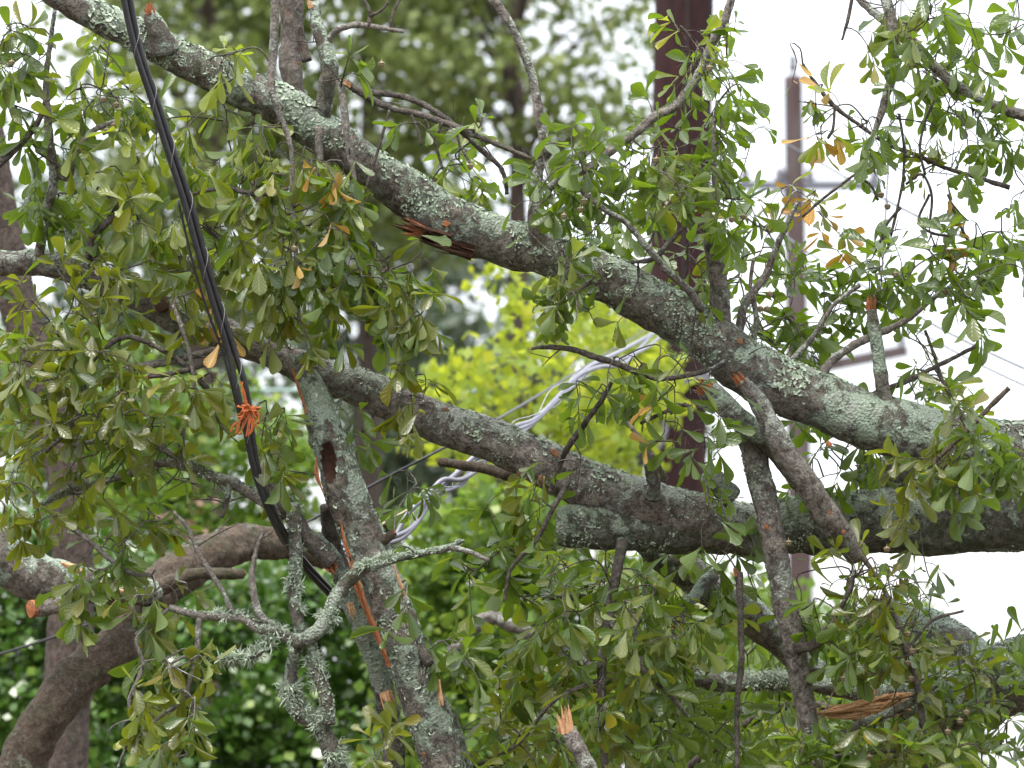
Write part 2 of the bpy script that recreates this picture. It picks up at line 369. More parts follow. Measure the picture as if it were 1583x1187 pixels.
class Thing:
    def __init__(s, name, label, cat, base, group=None):
        s.o = bpy.data.objects.new(name, None); col.objects.link(s.o); s.o.empty_display_size = 0.05
        s.base = Vector(base); s.o.location = s.base
        tag(s.o, label, cat, group)
        s.pts = []; s.leaves = []; s.lich = []
    def wood(s, name, path, mat, nseg=None, step=None, bump=None, lump=0.08, parent=None, attach=True, r1=None):
        """path: (x, y, d, radius in photo pixels)"""
        ctrl = [(P(x, y, d) - s.base, r * K * d) for (x, y, d, r) in path]
        rmax = max(c[1] for c in ctrl)
        nseg = nseg or (8 if rmax < .006 else 14 if rmax < .016 else 26 if rmax < .04 else 44)
        step = step or max(.006, min(.02, rmax * 0.6)) if rmax < .016 else (step or .009)
        sm = resample(ctrl, step)
        # slow sideways wander so that nothing runs dead straight
        wob = min(rmax * 0.5, 0.006)
        sm = [(p + Vector((noise.noise(p * 9 + Vector((3, 1, 7))), noise.noise(p * 9 + Vector((13, 5, 2))), noise.noise(p * 9 + Vector((23, 8, 1))))) * wob, r) for p, r in sm]
        if bump is None: bump = 0.0008 if rmax < .006 else 0.0018 if rmax < .016 else 0.0034
        V, F = tube(sm, nseg, bump, 28 if rmax > .016 else 70, lump)
        o = link(name, new_mesh(name, V, F, M[mat]), parent or s.o)
        if attach: s.pts += [p for p, r in sm[:: max(1, int(.02 / step))]]
        s.lich.append((sm, o))
        return o
    def twig(s, ctrl, sides=()):
        """ctrl in local metres; sides: further small shoots of the same twig"""
        lst = [tube(resample(c, .012), 5, 0, cap=False) for c in (ctrl, *sides)]
        V, F = merge(lst)
        return link('twig', new_mesh('twig', V, F, M[s.twigmat]), s.o)
    twigmat = 'bark_d'
    def rosette(s, tw, pos, axis, k, L, tone, droop=0.25, open_=1.0):
        axis = axis.normalized(); a = axis.orthogonal().normalized(); b = axis.cross(a)
        ph0 = rnd.random() * 6.28
        for i in range(k):
            ph = ph0 + i * 2.4 + rnd.uniform(-.3, .3); th = R(rnd.uniform(28, 72)) * open_
            d = axis * math.cos(th) + (a * math.cos(ph) + b * math.sin(ph)) * math.sin(th)
            d = d + Vector((0, 0, -droop * rnd.uniform(.4, 1.5))); d.normalize()
            n = axis * .55 + Vector((0, 0, .5)) + Vector((rnd.gauss(0, .4), rnd.gauss(0, .4) - .15, rnd.gauss(0, .35)))
            x = d.cross(n)
            x = x.normalized() if x.length > 1e-3 else d.orthogonal().normalized()
            n = x.cross(d)
            l = L * (rnd.uniform(.75, 1.3) if rnd.random() < .8 else rnd.uniform(.45, .75))
            mtx = Matrix(((x.x * l, d.x * l, n.x * l, 0), (x.y * l, d.y * l, n.y * l, 0), (x.z * l, d.z * l, n.z * l, 0), (0, 0, 0, 1)))
            mtx.translation = pos - axis * rnd.uniform(0, .012)
            if bare(*proj(mtx.translation + d * l * .6 + s.base)): continue
            tn = tone
            if isinstance(tone, (list, tuple)): tn = rnd.choice(tone)
            s.leaves.append((tw, mtx, tn, rnd.randrange(len(SHAPES))))
    def spray(s, path, n=4, L=44, tone=0, r=2.0, droop=.25, k=(4, 7), side=26, t0=.3, connect=True):
        """a leafy twig along path (x, y, d) in photo pixels; n leaf tufts"""
        ctrl = [(P(x, y, d) - s.base) for x, y, d in path]; d0 = path[0][2]; px = K * d0
        if connect and s.pts:
            A = np.array([tuple(q) for q in s.pts]); dd = np.linalg.norm(A - np.array(tuple(ctrl[0])), axis=1); j = int(dd.argmin())
            if dd[j] > 0.004:
                q = Vector(A[j]); mid = (q + ctrl[0]) / 2 + Vector((rnd.gauss(0, .12), rnd.gauss(0, .12), rnd.gauss(0, .12) + .1)) * dd[j]
                ctrl = [q, mid] + ctrl
        rr = [r * px * (1 - .6 * i / (len(ctrl) - 1)) for i in range(len(ctrl))]
        cc = list(zip(ctrl, rr)); sm = resample(cc, .008)
        s.pts += [p for p, _ in sm[::2]]
        N = len(sm); sides = []; tufts = []
        for i in range(n):
            t = 1.0 if i == n - 1 else t0 + (1 - t0) * (i + rnd.uniform(.1, .7)) / n
            j = min(N - 1, int(t * (N - 1))); p = sm[j][0]
            ax = (sm[j][0] - sm[max(0, j - 3)][0]); ax = ax.normalized() if ax.length > 1e-6 else Vector((0, 0, -1))
            if i < n - 1:
                o = ax.orthogonal().normalized(); o.rotate(Matrix.Rotation(rnd.random() * 6.28, 3, ax))
                d = (ax * .6 + o * .9 + Vector((0, 0, -droop * .6))).normalized(); ln = side * px * rnd.uniform(.5, 1.4)
                e = p + d * ln
                sides.append([(p, r * px * .5), ((p + e) / 2 + Vector((0, 0, .15 * ln)), r * px * .42), (e, r * px * .35)])
                tufts.append((e, d))
            else: tufts.append((p, ax))
        tw = s.twig(cc, sides)
        for p, ax in tufts: s.rosette(tw, p, ax, rnd.randint(*k), L * px, tone, droop)
        return tw
    def twiglets(s, n, ln=42, down=.3):
        """short bare side shoots"""
        px = K * 9.8; src = list(s.pts)
        for _ in range(n):
            p = rnd.choice(src); d = Vector((rnd.gauss(0, 1), rnd.gauss(0, .6), rnd.gauss(0, 1) - down)).normalized(); l = ln * px * rnd.uniform(.4, 1.6)
            q = p + d * l * .5 + Vector((rnd.gauss(0, .12), rnd.gauss(0, .1), rnd.gauss(0, .12))) * l
            e = q + (d + Vector((rnd.gauss(0, .4), rnd.gauss(0, .3), rnd.gauss(0, .4)))) * l * .5
            f2 = q + (d + Vector((rnd.gauss(0, .9), rnd.gauss(0, .4), rnd.gauss(0, .9)))) * l * .28
            s.twig([(p, px * 1.5), (q, px * 1.1), (e, px * .7)], [[(q, px * .9), ((q + f2) / 2, px * .8), (f2, px * .5)]])
    def fill(s, cx, cy, rx, ry, n, ang, d0, d1, ln=60, tone=0, L=44, droop=.3, spread=35, nt=(2, 4), k=(3, 6)):
        """n leafy twigs spread through a lens-shaped volume of a crown"""
        items = []
        n = max(1, int(n * DENS + rnd.random()))
        for _ in range(n):
            while True:
                u, v = rnd.uniform(-1, 1), rnd.uniform(-1, 1)
                if u * u + v * v <= 1: break
            d = rnd.uniform(d0, d1); x = cx + u * rx; y = cy + v * ry
            a = R(ang + rnd.gauss(0, spread)); l = ln * rnd.uniform(.6, 1.3); dz = rnd.gauss(0, .35) * l * K * d
            items.append([(x - math.cos(a) * l / 2, y - math.sin(a) * l / 2, d - dz / 2), (x + rnd.gauss(0, 5), y - 3, d),
                          (x + math.cos(a) * l / 2, y + math.sin(a) * l / 2, d + dz / 2)])
        if s.pts:
            A = np.array([tuple(q) for q in s.pts])
            items.sort(key=lambda it: np.linalg.norm(A - np.array(tuple(P(*it[0]) - s.base)), axis=1).min())
        for it in items: s.spray(it, rnd.randint(*nt), L, tone, 1.5, droop, k)
    def splinter(s, name, x, y, d, dirpx, rad, length, n, mat='wood', parent=None, flat=1.0):
        """torn fibres standing out of a broken end; dirpx: photo direction, rad and length in photo pixels"""
        px = K * d; p0 = P(x, y, d) - s.base
        ax = (RT * dirpx[0] - UP * dirpx[1] + FW * (dirpx[2] if len(dirpx) > 2 else 0)).normalized()
        a = ax.cross(FW).normalized(); b = ax.cross(a)
        V, F = [], []
        for i in range(n):
            ph = rnd.random() * 6.28; q = rad * px * math.sqrt(rnd.random())
            o = p0 + a * math.cos(ph) * q + b * math.sin(ph) * q * flat
            l = length * px * rnd.uniform(.3, 1.1); w_ = rad * px * rnd.uniform(.18, .42)
            tip = o + ax * l + (a * rnd.gauss(0, .12) + b * rnd.gauss(0, .12)) * l
            base = o - ax * rad * px * .6
            rot = rnd.random() * 3.14; i0 = len(V)
            for c_, sc_ in ((base, 1), ((base * .45 + tip * .55), .75)):
                for k in range(4):
                    an = rot + k * 1.571; wy = .5 if k % 2 else 1
                    V.append(c_ + (a * math.cos(an) + b * math.sin(an)) * w_ * wy * sc_)
            V.append(tip)
            for k in range(4):
                k2 = (k + 1) % 4; F.append((i0 + k, i0 + k2, i0 + 4 + k2, i0 + 4 + k)); F.append((i0 + 4 + k, i0 + 4 + k2, i0 + 8))
        return link(name, new_mesh(name, V, F, M[mat], False), parent or s.o)
    def cut(s, x, y, d, nrm, r, mat='wood_r', parent=None):
        """sawn or snapped face of a limb, slightly domed and ragged"""
        px = K * d; c = P(x, y, d) - s.base; ax = (RT * nrm[0] - UP * nrm[1] + FW * nrm[2]).normalized()
        a = ax.orthogonal().normalized(); b = ax.cross(a); V, F = [c + ax * r * px * .1], []
        rg = .28 if r < 10 else .06; sq = rnd.uniform(.6, 1) if r < 10 else 1; r = r * (rnd.uniform(.5, .85) if r < 10 else 1)
        if r < 10 and mat == 'wood_r' and rnd.random() < .6: mat = 'wood_o'
        rr_ = [1 + rnd.uniform(-rg, rg) for _ in range(18)]
        for j, f in enumerate((.5, 1.0)):
            for k in range(18):
                an = k / 18 * 6.283
                V.append(c + (a * math.cos(an) * sq + b * math.sin(an)) * r * px * f * rr_[k] + ax * r * px * (.1 * (1 - f) + rnd.uniform(-.2, .2) * (2 * rg)))
        for k in range(18):
            k2 = (k + 1) % 18; F.append((0, 1 + k, 1 + k2)); F.append((1 + k, 19 + k, 19 + k2, 1 + k2))
        nb = len(V)
        for k in range(18): V.append(V[19 + k] - ax * r * px * .5)
        for k in range(18):
            k2 = (k + 1) % 18; F.append((19 + k, nb + k, nb + k2, 19 + k2))
        return link('cut_face', new_mesh('cut_face', V, F, M[mat], False), parent or s.o)
    def lichen(s, obj, count, size=.006, thresh=0.0, rise=.6, freq=7, shag=0, skip=None):
        """curled lichen lobes on a stem"""
        sm = next(q for q, o in s.lich if o is obj); V, F = [], []
        tries = 0; made = 0
        while made < count and tries < count * 8:
            tries += 1
            i = rnd.randrange(1, len(sm) - 1); p, r = sm[i]; t = (sm[i + 1][0] - sm[i - 1][0]).normalized()
            a = t.orthogonal().normalized(); b = t.cross(a); an = rnd.random() * 6.283
            nrm = a * math.cos(an) + b * math.sin(an); q = p + nrm * r
            if noise.noise(q * freq) + .35 * noise.noise(q * freq * 3) + .25 * nrm.z < thresh or (skip and skip(q)): continue
            made += 1
            l = size * rnd.uniform(.5, 1.5); sd = t.cross(nrm); rot = rnd.random() * 6.283
            u = t * math.cos(rot) + sd * math.sin(rot); v = nrm.cross(u); i0 = len(V)
            if shag:
                for _ in range(3):
                    i0 = len(V); dr = (nrm + u * rnd.gauss(0, .7) + v * rnd.gauss(0, .7) + Vector((0, 0, -.25))).normalized()
                    w_ = dr.cross(u).normalized() * l * .09; e1 = q + dr * l; e2 = e1 + (dr + u * rnd.gauss(0, .8) + v * rnd.gauss(0, .8)).normalized() * l * .8
                    V.extend([q - w_, q + w_, e1 + w_, e1 - w_, e2]); F.extend([(i0, i0 + 1, i0 + 2, i0 + 3), (i0 + 3, i0 + 2, i0 + 4)])
                continue
            V.append(q - nrm * .002)
            m = 5
            for k in range(m):
                ak = (k / (m - 1) - .5) * 2.6
                V.append(q + (u * math.cos(ak) + v * math.sin(ak)) * l * rnd.uniform(.6, 1.15) + nrm * l * rise * rnd.uniform(.15, .75))
            for k in range(m - 1): F.append((i0, i0 + 1 + k, i0 + 2 + k))
        if V: link('lichen', new_mesh('lichen', V, F, M['lichen'], False), s.o, kind='stuff')
    def acorns(s, lst):
        for x, y, d in lst:
            px = K * d; c = P(x, y, d) - s.base; V, F = [], []
            prof = [(-.9, .0), (-.8, .35), (-.45, .8), (0, 1), (.3, 1.0), (.32, 1.12), (.7, .95), (1.0, .4), (1.15, .12), (1.9, .09)]
            for z, q in prof:
                for k in range(8): V.append(c + Vector((math.cos(k * .785) * q, math.sin(k * .785) * q, z)) * 5 * px)
            for i in range(len(prof) - 1):
                for k in range(8): F.append((i * 8 + k, i * 8 + (k + 1) % 8, i * 8 + 8 + (k + 1) % 8, i * 8 + 8 + k))
            link('acorn', new_mesh('acorn', V, F, M['acorn']), s.o)
    def finish(s):
        lv = s.leaves
        dist = [(m.translation + s.base - CAM).length + rnd.gauss(0, .02) for _, m, _, _ in lv]
        def inside(m):
            q = m.translation + s.base - CAM; d = q.dot(FW)
            return abs(q.x / d) < K * 800 and abs(q.dot(UP) / d) < K * 600
        order = sorted(range(len(lv)), key=lambda i: dist[i] + (0 if inside(lv[i][1]) else 100))
        for i in order[:LEAF_PARTS]:
            tw, m, tone, sh = lv[i]
            o = bpy.data.objects.new('leaf', LEAF_ME[tone][sh]); col.objects.link(o); o.parent = tw; o.matrix_basis = m
        rest = order[LEAF_PARTS:]
        if rest:
            Vs, Fs, U, MI = [], [], [], []; off = 0
            for i in rest:
                tw, m, tone, sh = lv[i]; V, F, UVs = SHAPES[sh]; A = np.array(m)
                Vs.append(V @ A[:3, :3].T + A[:3, 3]); Fs.append(F + off); U.append(UVs); MI.append(np.full(len(F), tone)); off += len(V)
            me = np_mesh('leaves', np.vstack(Vs), np.vstack(Fs), LEAF, np.concatenate(MI), np.vstack(U), True)
            link('leaves', me, s.o, kind='stuff')

def wire(name, label, cat, path, r, mat, group=None, nseg=6, wob=0.0):
    """path (x, y, d) in photo pixels, r in metres"""
    base = P(*path[0])
    ctrl = [(P(*q) - base, r) for q in path]; ln = sum((ctrl[i + 1][0] - ctrl[i][0]).length for i in range(len(ctrl) - 1))
    sm = resample(ctrl, max(.02, ln / 120))
    V, F = tube(sm, nseg)
    o = link(name, new_mesh(name, V, F, M[mat]), None, base)
    return tag(o, label, cat, group)

# ------------------------------------------------------------------ ground
gV = [(-400, -100, 0), (400, -100, 0), (400, 900, 0), (-400, 900, 0)]
tag(link('ground', new_mesh('ground', gV, [(0, 1, 2, 3)], M['ground'])), kind='structure')

# ------------------------------------------------------------------ background trees and shrubs
def leaf_cloud(C, size, up=0.5, ratio=0.42, hang=0.2):
    n = len(C)
    d = rng.normal(size=(n, 3)); d[:, 2] -= hang; d /= np.linalg.norm(d, axis=1, keepdims=True)
    nr = rng.normal(size=(n, 3)) * .7; nr[:, 2] += up; nr[:, 1] -= .25
    x = np.cross(d, nr); x /= np.linalg.norm(x, axis=1, keepdims=True) + 1e-9; nn = np.cross(x, d)
    l = size * rng.uniform(.6, 1.3, (n, 1))
    a = C; b = C + d * l * .55 + x * l * ratio + nn * l * .1; c = C + d * l; e = C + d * l * .55 - x * l * ratio + nn * l * .1
    V = np.stack([a, b, c, e], 1).reshape(-1, 3)
    F = np.arange(4 * n).reshape(n, 4)
    return V, F

def clumps(centers, rad, per, flat=.7):
    out = []
    for c, r in zip(centers, rad):
        q = rng.normal(size=(per, 3)); q /= np.linalg.norm(q, axis=1, keepdims=True)
        q *= (rng.uniform(0, 1, (per, 1)) ** .45) * r; q[:, 2] *= flat
        out.append(q + c)
    return np.vstack(out)

def bg_tree(name, label, cat, x, y, d, rx, ry, nc, per, leafsize, crad, mat, trunk_r, group=None, bark='bark_far', depth=2.0, density=None, trunk_x=None):
    """a standing tree; crown centred at photo position x, y, half-size rx, ry in photo pixels"""
    px = K * d; cc = P(x, y, d); foot = Vector((P(trunk_x if trunk_x else x, y, d).x, cc.y, 0))
    root = bpy.data.objects.new(name, None); col.objects.link(root); root.location = foot; tag(root, label, cat, group)
    cen = []
    while len(cen) < nc:
        q = rng.uniform(-1, 1, 3)
        if (q ** 2).sum() > 1: continue
        if density is not None and rng.random() > density(q): continue
        cen.append(q * np.array([rx * px, depth, ry * px]) + np.array(tuple(cc - foot)))
    cen = np.array(cen)
    V, F = leaf_cloud(clumps(cen, crad * rng.uniform(.6, 1.4, len(cen)), per), leafsize)
    link('crown', np_mesh('crown', V, F, [mat]), root)
    top = Vector((0, 0, (cc - foot).z + ry * px * .5)) + Vector(((cc - foot).x, 0, 0)); lst = []
    h = top.z
    trunk = [(Vector((0, 0, 0)), trunk_r * 1.25), (Vector((.1 * trunk_r, 0, h * .3)), trunk_r), (top * .65 + Vector((0, .1, 0)), trunk_r * .7), (top, trunk_r * .25)]
    sm = resample(trunk, .12); lst.append(tube(sm, 12, 0.006, 9, .08))
    for c in cen[:: max(1, len(cen) // 26)]:
        cv = Vector(c); j = min(range(len(sm)), key=lambda i: abs(sm[i][0].z - (cv.z - .45 * (cv - top * .8).length)))
        p, r = sm[j]
        lst.append(tube(resample([(p, r * .45), ((p + cv) / 2 + Vector((rnd.gauss(0, .1), rnd.gauss(0, .1), .12 * (cv - p).length)), r * .3), (cv, r * .08)], .12), 6))
    V, F = merge(lst)
    link('trunk', new_mesh('trunk', V, F, M[bark]), root)
    return root

G_far = bg_leaf_mat('far_tree_leaf', (0.11, 0.155, 0.04), (0.215, 0.26, 0.07), (0.17, 0.18, 0.05), 0.5, (0.16, 0.22, 0.05), 0.35)
G_far2 = bg_leaf_mat('far_tree_leaf_grey', (0.06, 0.09, 0.06), (0.11, 0.145, 0.09), (0.15, 0.18, 0.10), 0.55, (0.14, 0.2, 0.08), 0.3)
G_yel = bg_leaf_mat('yellow_green_leaf', (0.08, 0.155, 0.010), (0.23, 0.30, 0.015), (0.37, 0.36, 0.02), 0.5, (0.55, 0.62, 0.05), 0.45)
G_bri = bg_leaf_mat('bright_shrub_leaf', (0.045, 0.10, 0.014), (0.11, 0.19, 0.028), (0.24, 0.31, 0.05), 0.36, (0.28, 0.42, 0.05), 0.4)
G_dark = bg_leaf_mat('glossy_shrub_leaf', (0.04, 0.095, 0.016), (0.10, 0.19, 0.03), (0.20, 0.30, 0.05), 0.2, (0.11, 0.25, 0.03), 0.2, 0.6)
G_brown = bg_leaf_mat('dead_brown_leaf', (0.10, 0.055, 0.035), (0.20, 0.115, 0.075), (0.28, 0.18, 0.12), 0.7, (0.2, 0.1, 0.05), 0.15)

bg_tree('background_tree', 'tall dense green tree behind the black cable, crown filling the upper left', 'tree', 320, 70, 40, 215, 430, 130, 54, .14, .55, G_far, .20, 'trees standing behind the fallen oak', depth=2.6)
bg_tree('background_tree', 'green tree with dark trunk behind the lichened stubs at top centre', 'tree', 570, 60, 43, 230, 400, 105, 50, .14, .55, G_far, .16, 'trees standing behind the fallen oak', depth=2.4)
bg_tree('background_tree', 'airy tree full of sky gaps behind the curved bare twig', 'tree', 800, 30, 41, 230, 290, 85, 40, .13, .5, G_far, .14, 'trees standing behind the fallen oak', depth=2.2)
bg_tree('background_tree', 'hazy grey-green tree seen between the two big fallen limbs', 'tree', 600, 560, 58, 190, 330, 90, 70, .2, .7, G_far2, .18, 'trees standing behind the fallen oak', depth=2.5)
bg_tree('background_tree', 'pale distant tree behind the yellow-green sapling', 'tree', 860, 640, 60, 240, 260, 55, 55, .2, .7, G_far2, .18, 'trees standing behind the fallen oak', depth=2.5)
bg_tree('background_tree', 'dim distant tree behind the olive leaves at left', 'tree', 180, 520, 52, 260, 300, 70, 70, .2, .8, G_far2, .2, 'trees standing behind the fallen oak', depth=2.5)
# young yellow-green tree
bg_tree('sapling', 'yellow-green young tree behind the silver cables', 'tree', 830, 640, 17.5, 205, 260, 96, 25, .058, .15, G_yel, .022, depth=.6, bark='bark_d', trunk_x=760)
bg_tree('sapling', 'thin young tree with sparse yellow leaves beside the utility pole', 'tree', 955, 620, 18.5, 90, 150, 45, 34, .06, .15, G_yel, .018, depth=.4, bark='bark_d')

def shrub(label, x, ytop, d, rx, depth, n, leafsize, mat, group, crad=.16, per=70, ybase=None, stems=7):
    """a shrub from the ground up to photo height ytop"""
    px = K * d; top = P(x, ytop, d); foot = Vector((top.x, top.y, 0)); H = top.z
    root = bpy.data.objects.new('shrub', None); col.objects.link(root); root.location = foot; tag(root, label, 'shrub', group)
    cen = []
    while len(cen) < n:
        u = rng.uniform(-1, 1); v = rng.uniform(-1, .6); z = rng.uniform(.35, 1) ** .8
        if u * u + v * v > 1.02 - .55 * max(0, z - .55) / .45: continue
        if rng.random() > .35 + .65 * max(abs(u), -v, z): continue
        cen.append((u * rx * px, v * depth, z * H - crad * .5))
    cen = np.array(cen)
    V, F = leaf_cloud(clumps(cen, crad * rng.uniform(.6, 1.4, len(cen)), per, .8), leafsize, .7)
    link('crown', np_mesh('crown', V, F, [mat]), root)
    lst = []
    for c in cen[:: max(1, len(cen) // stems)]:
        cv = Vector(c); b = Vector((cv.x * .25, cv.y * .25, 0))
        lst.append(tube(resample([(b, .02), ((b + cv) / 2 + Vector((0, 0, .1)), .014), (cv, .004)], .08), 6))
    Vs, Fs = merge(lst); link('stem', new_mesh('stem', Vs, Fs, M['bark_d']), root)
    return root

gs = 'shrubs behind the broken stems'
shrub('dark glossy evergreen shrub behind the curved brown limb at bottom left', 60, 800, 18.0, 230, .7, 210, .055, G_dark, gs)
shrub('dark glossy evergreen shrub behind the lichen-shaggy broken stem', 380, 850, 18.6, 230, .7, 220, .055, G_dark, gs)
shrub('dark evergreen shrub right of the split upright stem', 690, 870, 19.2, 220, .7, 190, .055, G_dark, gs)
shrub('bright green shrub under the orange twine', 330, 560, 20.5, 190, .6, 190, .055, G_bri, gs)
shrub('bright green shrub at left behind the olive leaves', 130, 500, 21.5, 170, .6, 120, .055, G_bri, gs)
shrub('leafy mid-green shrub below the silver cables', 760, 745, 17.0, 190, .6, 190, .055, G_bri, gs)
shrub('green shrub behind the dense hanging oak leaves at bottom right', 1010, 850, 17.6, 210, .6, 130, .055, G_bri, gs)
shrub('low brown dead-leaved shrub behind the bent brown limb', 318, 730, 19.6, 60, .35, 22, .05, G_brown, gs, per=30)
shrub('tall green shrub behind the leaning branch, right of the dark pole foot', 1180, 875, 18.6, 130, .5, 110, .055, G_bri, gs)
shrub('green shrub in the lower right corner behind the torn wood', 1320, 930, 18.2, 210, .6, 190, .055, G_bri, gs)

# two standing trunks at the left
def standing_trunk(label, path, d, group, bark='bark_far'):
    foot = P(path[-1][0], path[-1][1], d); foot = Vector((foot.x, foot.y, 0))
    root = bpy.data.objects.new('tree', None); col.objects.link(root); root.location = foot; tag(root, label, 'tree', group)
    ctrl = [(P(x, y, d) - foot, r * K * d) for x, y, r in path] + [(Vector((0, 0, 0)), path[-1][2] * K * d * 1.25)]
    V, F = tube(resample(ctrl, .02), 48, .006, 16, .07)
    for i in range(0): pass
    link('trunk', new_mesh('trunk', V, F, M[bark]), root)
    top = ctrl[0][0]; lst = []; cen = []
    for i in range(9):
        e = top + Vector((rnd.uniform(-2.2, -.4), rnd.uniform(-.3, 1.6), rnd.uniform(.8, 2.6)))
        lst.append(tube(resample([(top - Vector((0, 0, .2)), .035), ((top + e) / 2 + Vector((0, 0, .3)), .025), (e, .006)], .1), 6)); cen.append(e)
    Vs, Fs = merge(lst); link('limb', new_mesh('limb', Vs, Fs, M[bark]), root)
    cen = np.array([tuple(c) for c in cen])
    V, F = leaf_cloud(clumps(cen, np.full(len(cen), .5), 120), .09); link('crown', np_mesh('crown', V, F, [G_far]), root)
standing_trunk('leaning brown tree trunk rising behind the sawn limb to the left edge', [(-60, 60, 24), (-25, 180, 25), (-5, 300, 27), (18, 420, 30), (42, 520, 30), (80, 640, 30), (106, 760, 32), (112, 880, 33), (106, 1050, 38), (95, 1187, 42)], 13.4, None)

# ------------------------------------------------------------------ utility poles and wires
def bx(c, sx, sy, sz, rot=None):
    V = [Vector((a * sx / 2, b * sy / 2, e * sz / 2)) for a in (-1, 1) for b in (-1, 1) for e in (-1, 1)]
    if rot: V = [rot @ v for v in V]
    V = [v + c for v in V]
    return V, [(0, 1, 3, 2), (4, 6, 7, 5), (0, 4, 5, 1), (2, 3, 7, 6), (0, 2, 6, 4), (1, 5, 7, 3)]

PD = 21.0
pa, pb_ = P(1062, -260, PD), P(1046, 640, PD)
foot = pb_ + (pb_ - pa) * (pb_.z / (pa.z - pb_.z))
up1 = bpy.data.objects.new('utility_pole', None); col.objects.link(up1); up1.location = foot
tag(up1, 'dark reddish-brown wooden utility pole standing behind the leaves right of centre', 'utility pole', 'utility poles')
V, F = tube(resample([(Vector((0, 0, 0)), .165), ((pb_ - foot), .155), (pa - foot, .15), ((pa - foot) + (pa - pb_) * 1.1, .13)], .1), 40, .003, 14, .02)
link('post', new_mesh('post', V, F, M['pole']), up1)
# ground wire, riser conduit and clamps on the pole
def polewire(name, xs, mat, r):
    V, F = tube(resample([(P(x, y, d) - foot, r) for x, y, d in xs], .04), 8); return link(name, new_mesh(name, V, F, M[mat]), up1)
polewire('ground_wire', [(1066, -200, PD - .17), (1058, 300, PD - .17), (1052, 700, PD - .175), (1048, 1150, PD - .18)], 'rubber', .005)
polewire('service_cable', [(992, 500, PD - .25), (985, 560, PD - .25), (999, 620, PD - .22), (994, 680, PD - .22), (986, 730, PD - .22), (1003, 800, PD - .2), (1010, 1000, PD - .18)], 'rubber', .013)
polewire('cable_sleeve', [(998, 655, PD - .23), (990, 700, PD - .23), (984, 735, PD - .23)], 'rubber', .03)
V, F = merge([bx(P(1043, 590, PD) - foot, .36, .36, .05), bx(P(1010, 588, PD - .16) - foot, .08, .1, .12)])
link('bracket', new_mesh('bracket', V, F, M['steel'], False), up1)
polewire('guy_strap', [(1016, 700, PD - .2), (1030, 665, PD - .2), (1022, 640, PD - .2), (1034, 600, PD - .2)], 'alu', .012)

D2 = 57.0
top2 = P(1226, 118, D2); foot2 = Vector((P(1236, 800, D2).x, top2.y, 0))
up2 = bpy.data.objects.new('utility_pole', None); col.objects.link(up2); up2.location = foot2
tag(up2, 'distant weathered utility pole with thin crossarm standing against white sky', 'utility pole', 'utility poles')
V, F = tube(resample([(Vector((0, 0, 0)), .19), ((top2 - foot2) * .5, .165), (top2 - foot2, .13)], .15), 24, .004, 8, .02)
link('post', new_mesh('post', V, F, M['pole2']), up2)
def lathe(c, prof, seg=12):
    V, F = [], []
    for z, r in prof:
        for k in range(seg): V.append(c + Vector((math.cos(6.283 * k / seg) * r, math.sin(6.283 * k / seg) * r, z)))
    for i in range(len(prof) - 1):
        for k in range(seg): F.append((i * seg + k, i * seg + (k + 1) % seg, (i + 1) * seg + (k + 1) % seg, (i + 1) * seg + k))
    return V, F
INS = [(0, .02), (.04, .025), (.06, .075), (.10, .07), (.12, .04), (.15, .06), (.19, .05), (.22, .02), (.225, 0.001)]
V, F = lathe(top2 - foot2 + Vector((0, 0, .02)), [(z * 1.3, r * .9) for z, r in INS]); link('insulator', new_mesh('insulator', V, F, M['porc']), up2)
a_, b_ = P(1140, 286, D2 - .18) - foot2, P(1362, 287, D2 - .18) - foot2
V, F = bx((a_ + b_) / 2, (b_ - a_).length, .11, .12); link('crossarm', new_mesh('crossarm', V, F, M['steel'], False), up2)
for x in (1152, 1205, 1252, 1352):
    V, F = lathe(P(x, 283, D2 - .18) - foot2, INS); link('insulator', new_mesh('insulator', V, F, M['porc']), up2)
V, F = tube(resample([(P(1215, 262, D2 - .16) - foot2, .04), (P(1215, 318, D2 - .16) - foot2, .04)], .05), 10); link('bracket', new_mesh('bracket', V, F, M['steel']), up2)
a_, b_ = P(1232, 575, D2 - .26) - foot2, P(1403, 541, D2 - .5) - foot2
rot = (b_ - a_).to_track_quat('X', 'Z').to_matrix()
V, F = bx((a_ + b_) / 2, (b_ - a_).length, .12, .15, rot); link('crossarm', new_mesh('crossarm', V, F, M['arm'], False), up2)
for x, y in ((1290, 556), (1352, 543), (1393, 535)):
    V, F = lathe(P(x, y, D2 - .4) - foot2, INS); link('insulator', new_mesh('insulator', V, F, M['porc']), up2)
V, F = lathe(P(1248, 590, D2 - .35) - foot2, [(-.55, .16), (-.55, .19), (.3, .19), (.36, .15), (.4, .02)], 16); link('transformer', new_mesh('transformer', V, F, M['steel']), up2)

gw = 'overhead wires at the right'
wire('overhead_wire', 'faint overhead wire rising from the tip of the distant pole', 'wire', [(1222, 88, 57), (1206, 45, 50), (1188, -10, 44), (1150, -140, 36)], .010, 'steel', gw)
wire('overhead_wire', 'dark overhead wire crossing the upper part of the distant pole', 'wire', [(1080, 120, 20.8), (1190, 204, 17), (1262, 248, 16), (1420, 335, 14.5), (1640, 430, 13)], .0042, 'rubber', gw)
wire('overhead_wire', 'upper of two grey wires sloping down to the right edge', 'wire', [(1060, 250, 20.8), (1150, 318, 17), (1265, 400, 15.5), (1400, 478, 14.5), (1502, 532, 14), (1640, 595, 13.5)], .0042, 'steel', gw)
wire('overhead_wire', 'lower of two grey wires sloping down to the right edge', 'wire', [(1060, 262, 20.8), (1150, 332, 17.2), (1265, 418, 15.7), (1400, 500, 14.7), (1502, 557, 14.2), (1640, 622, 13.7)], .0036, 'steel', gw)
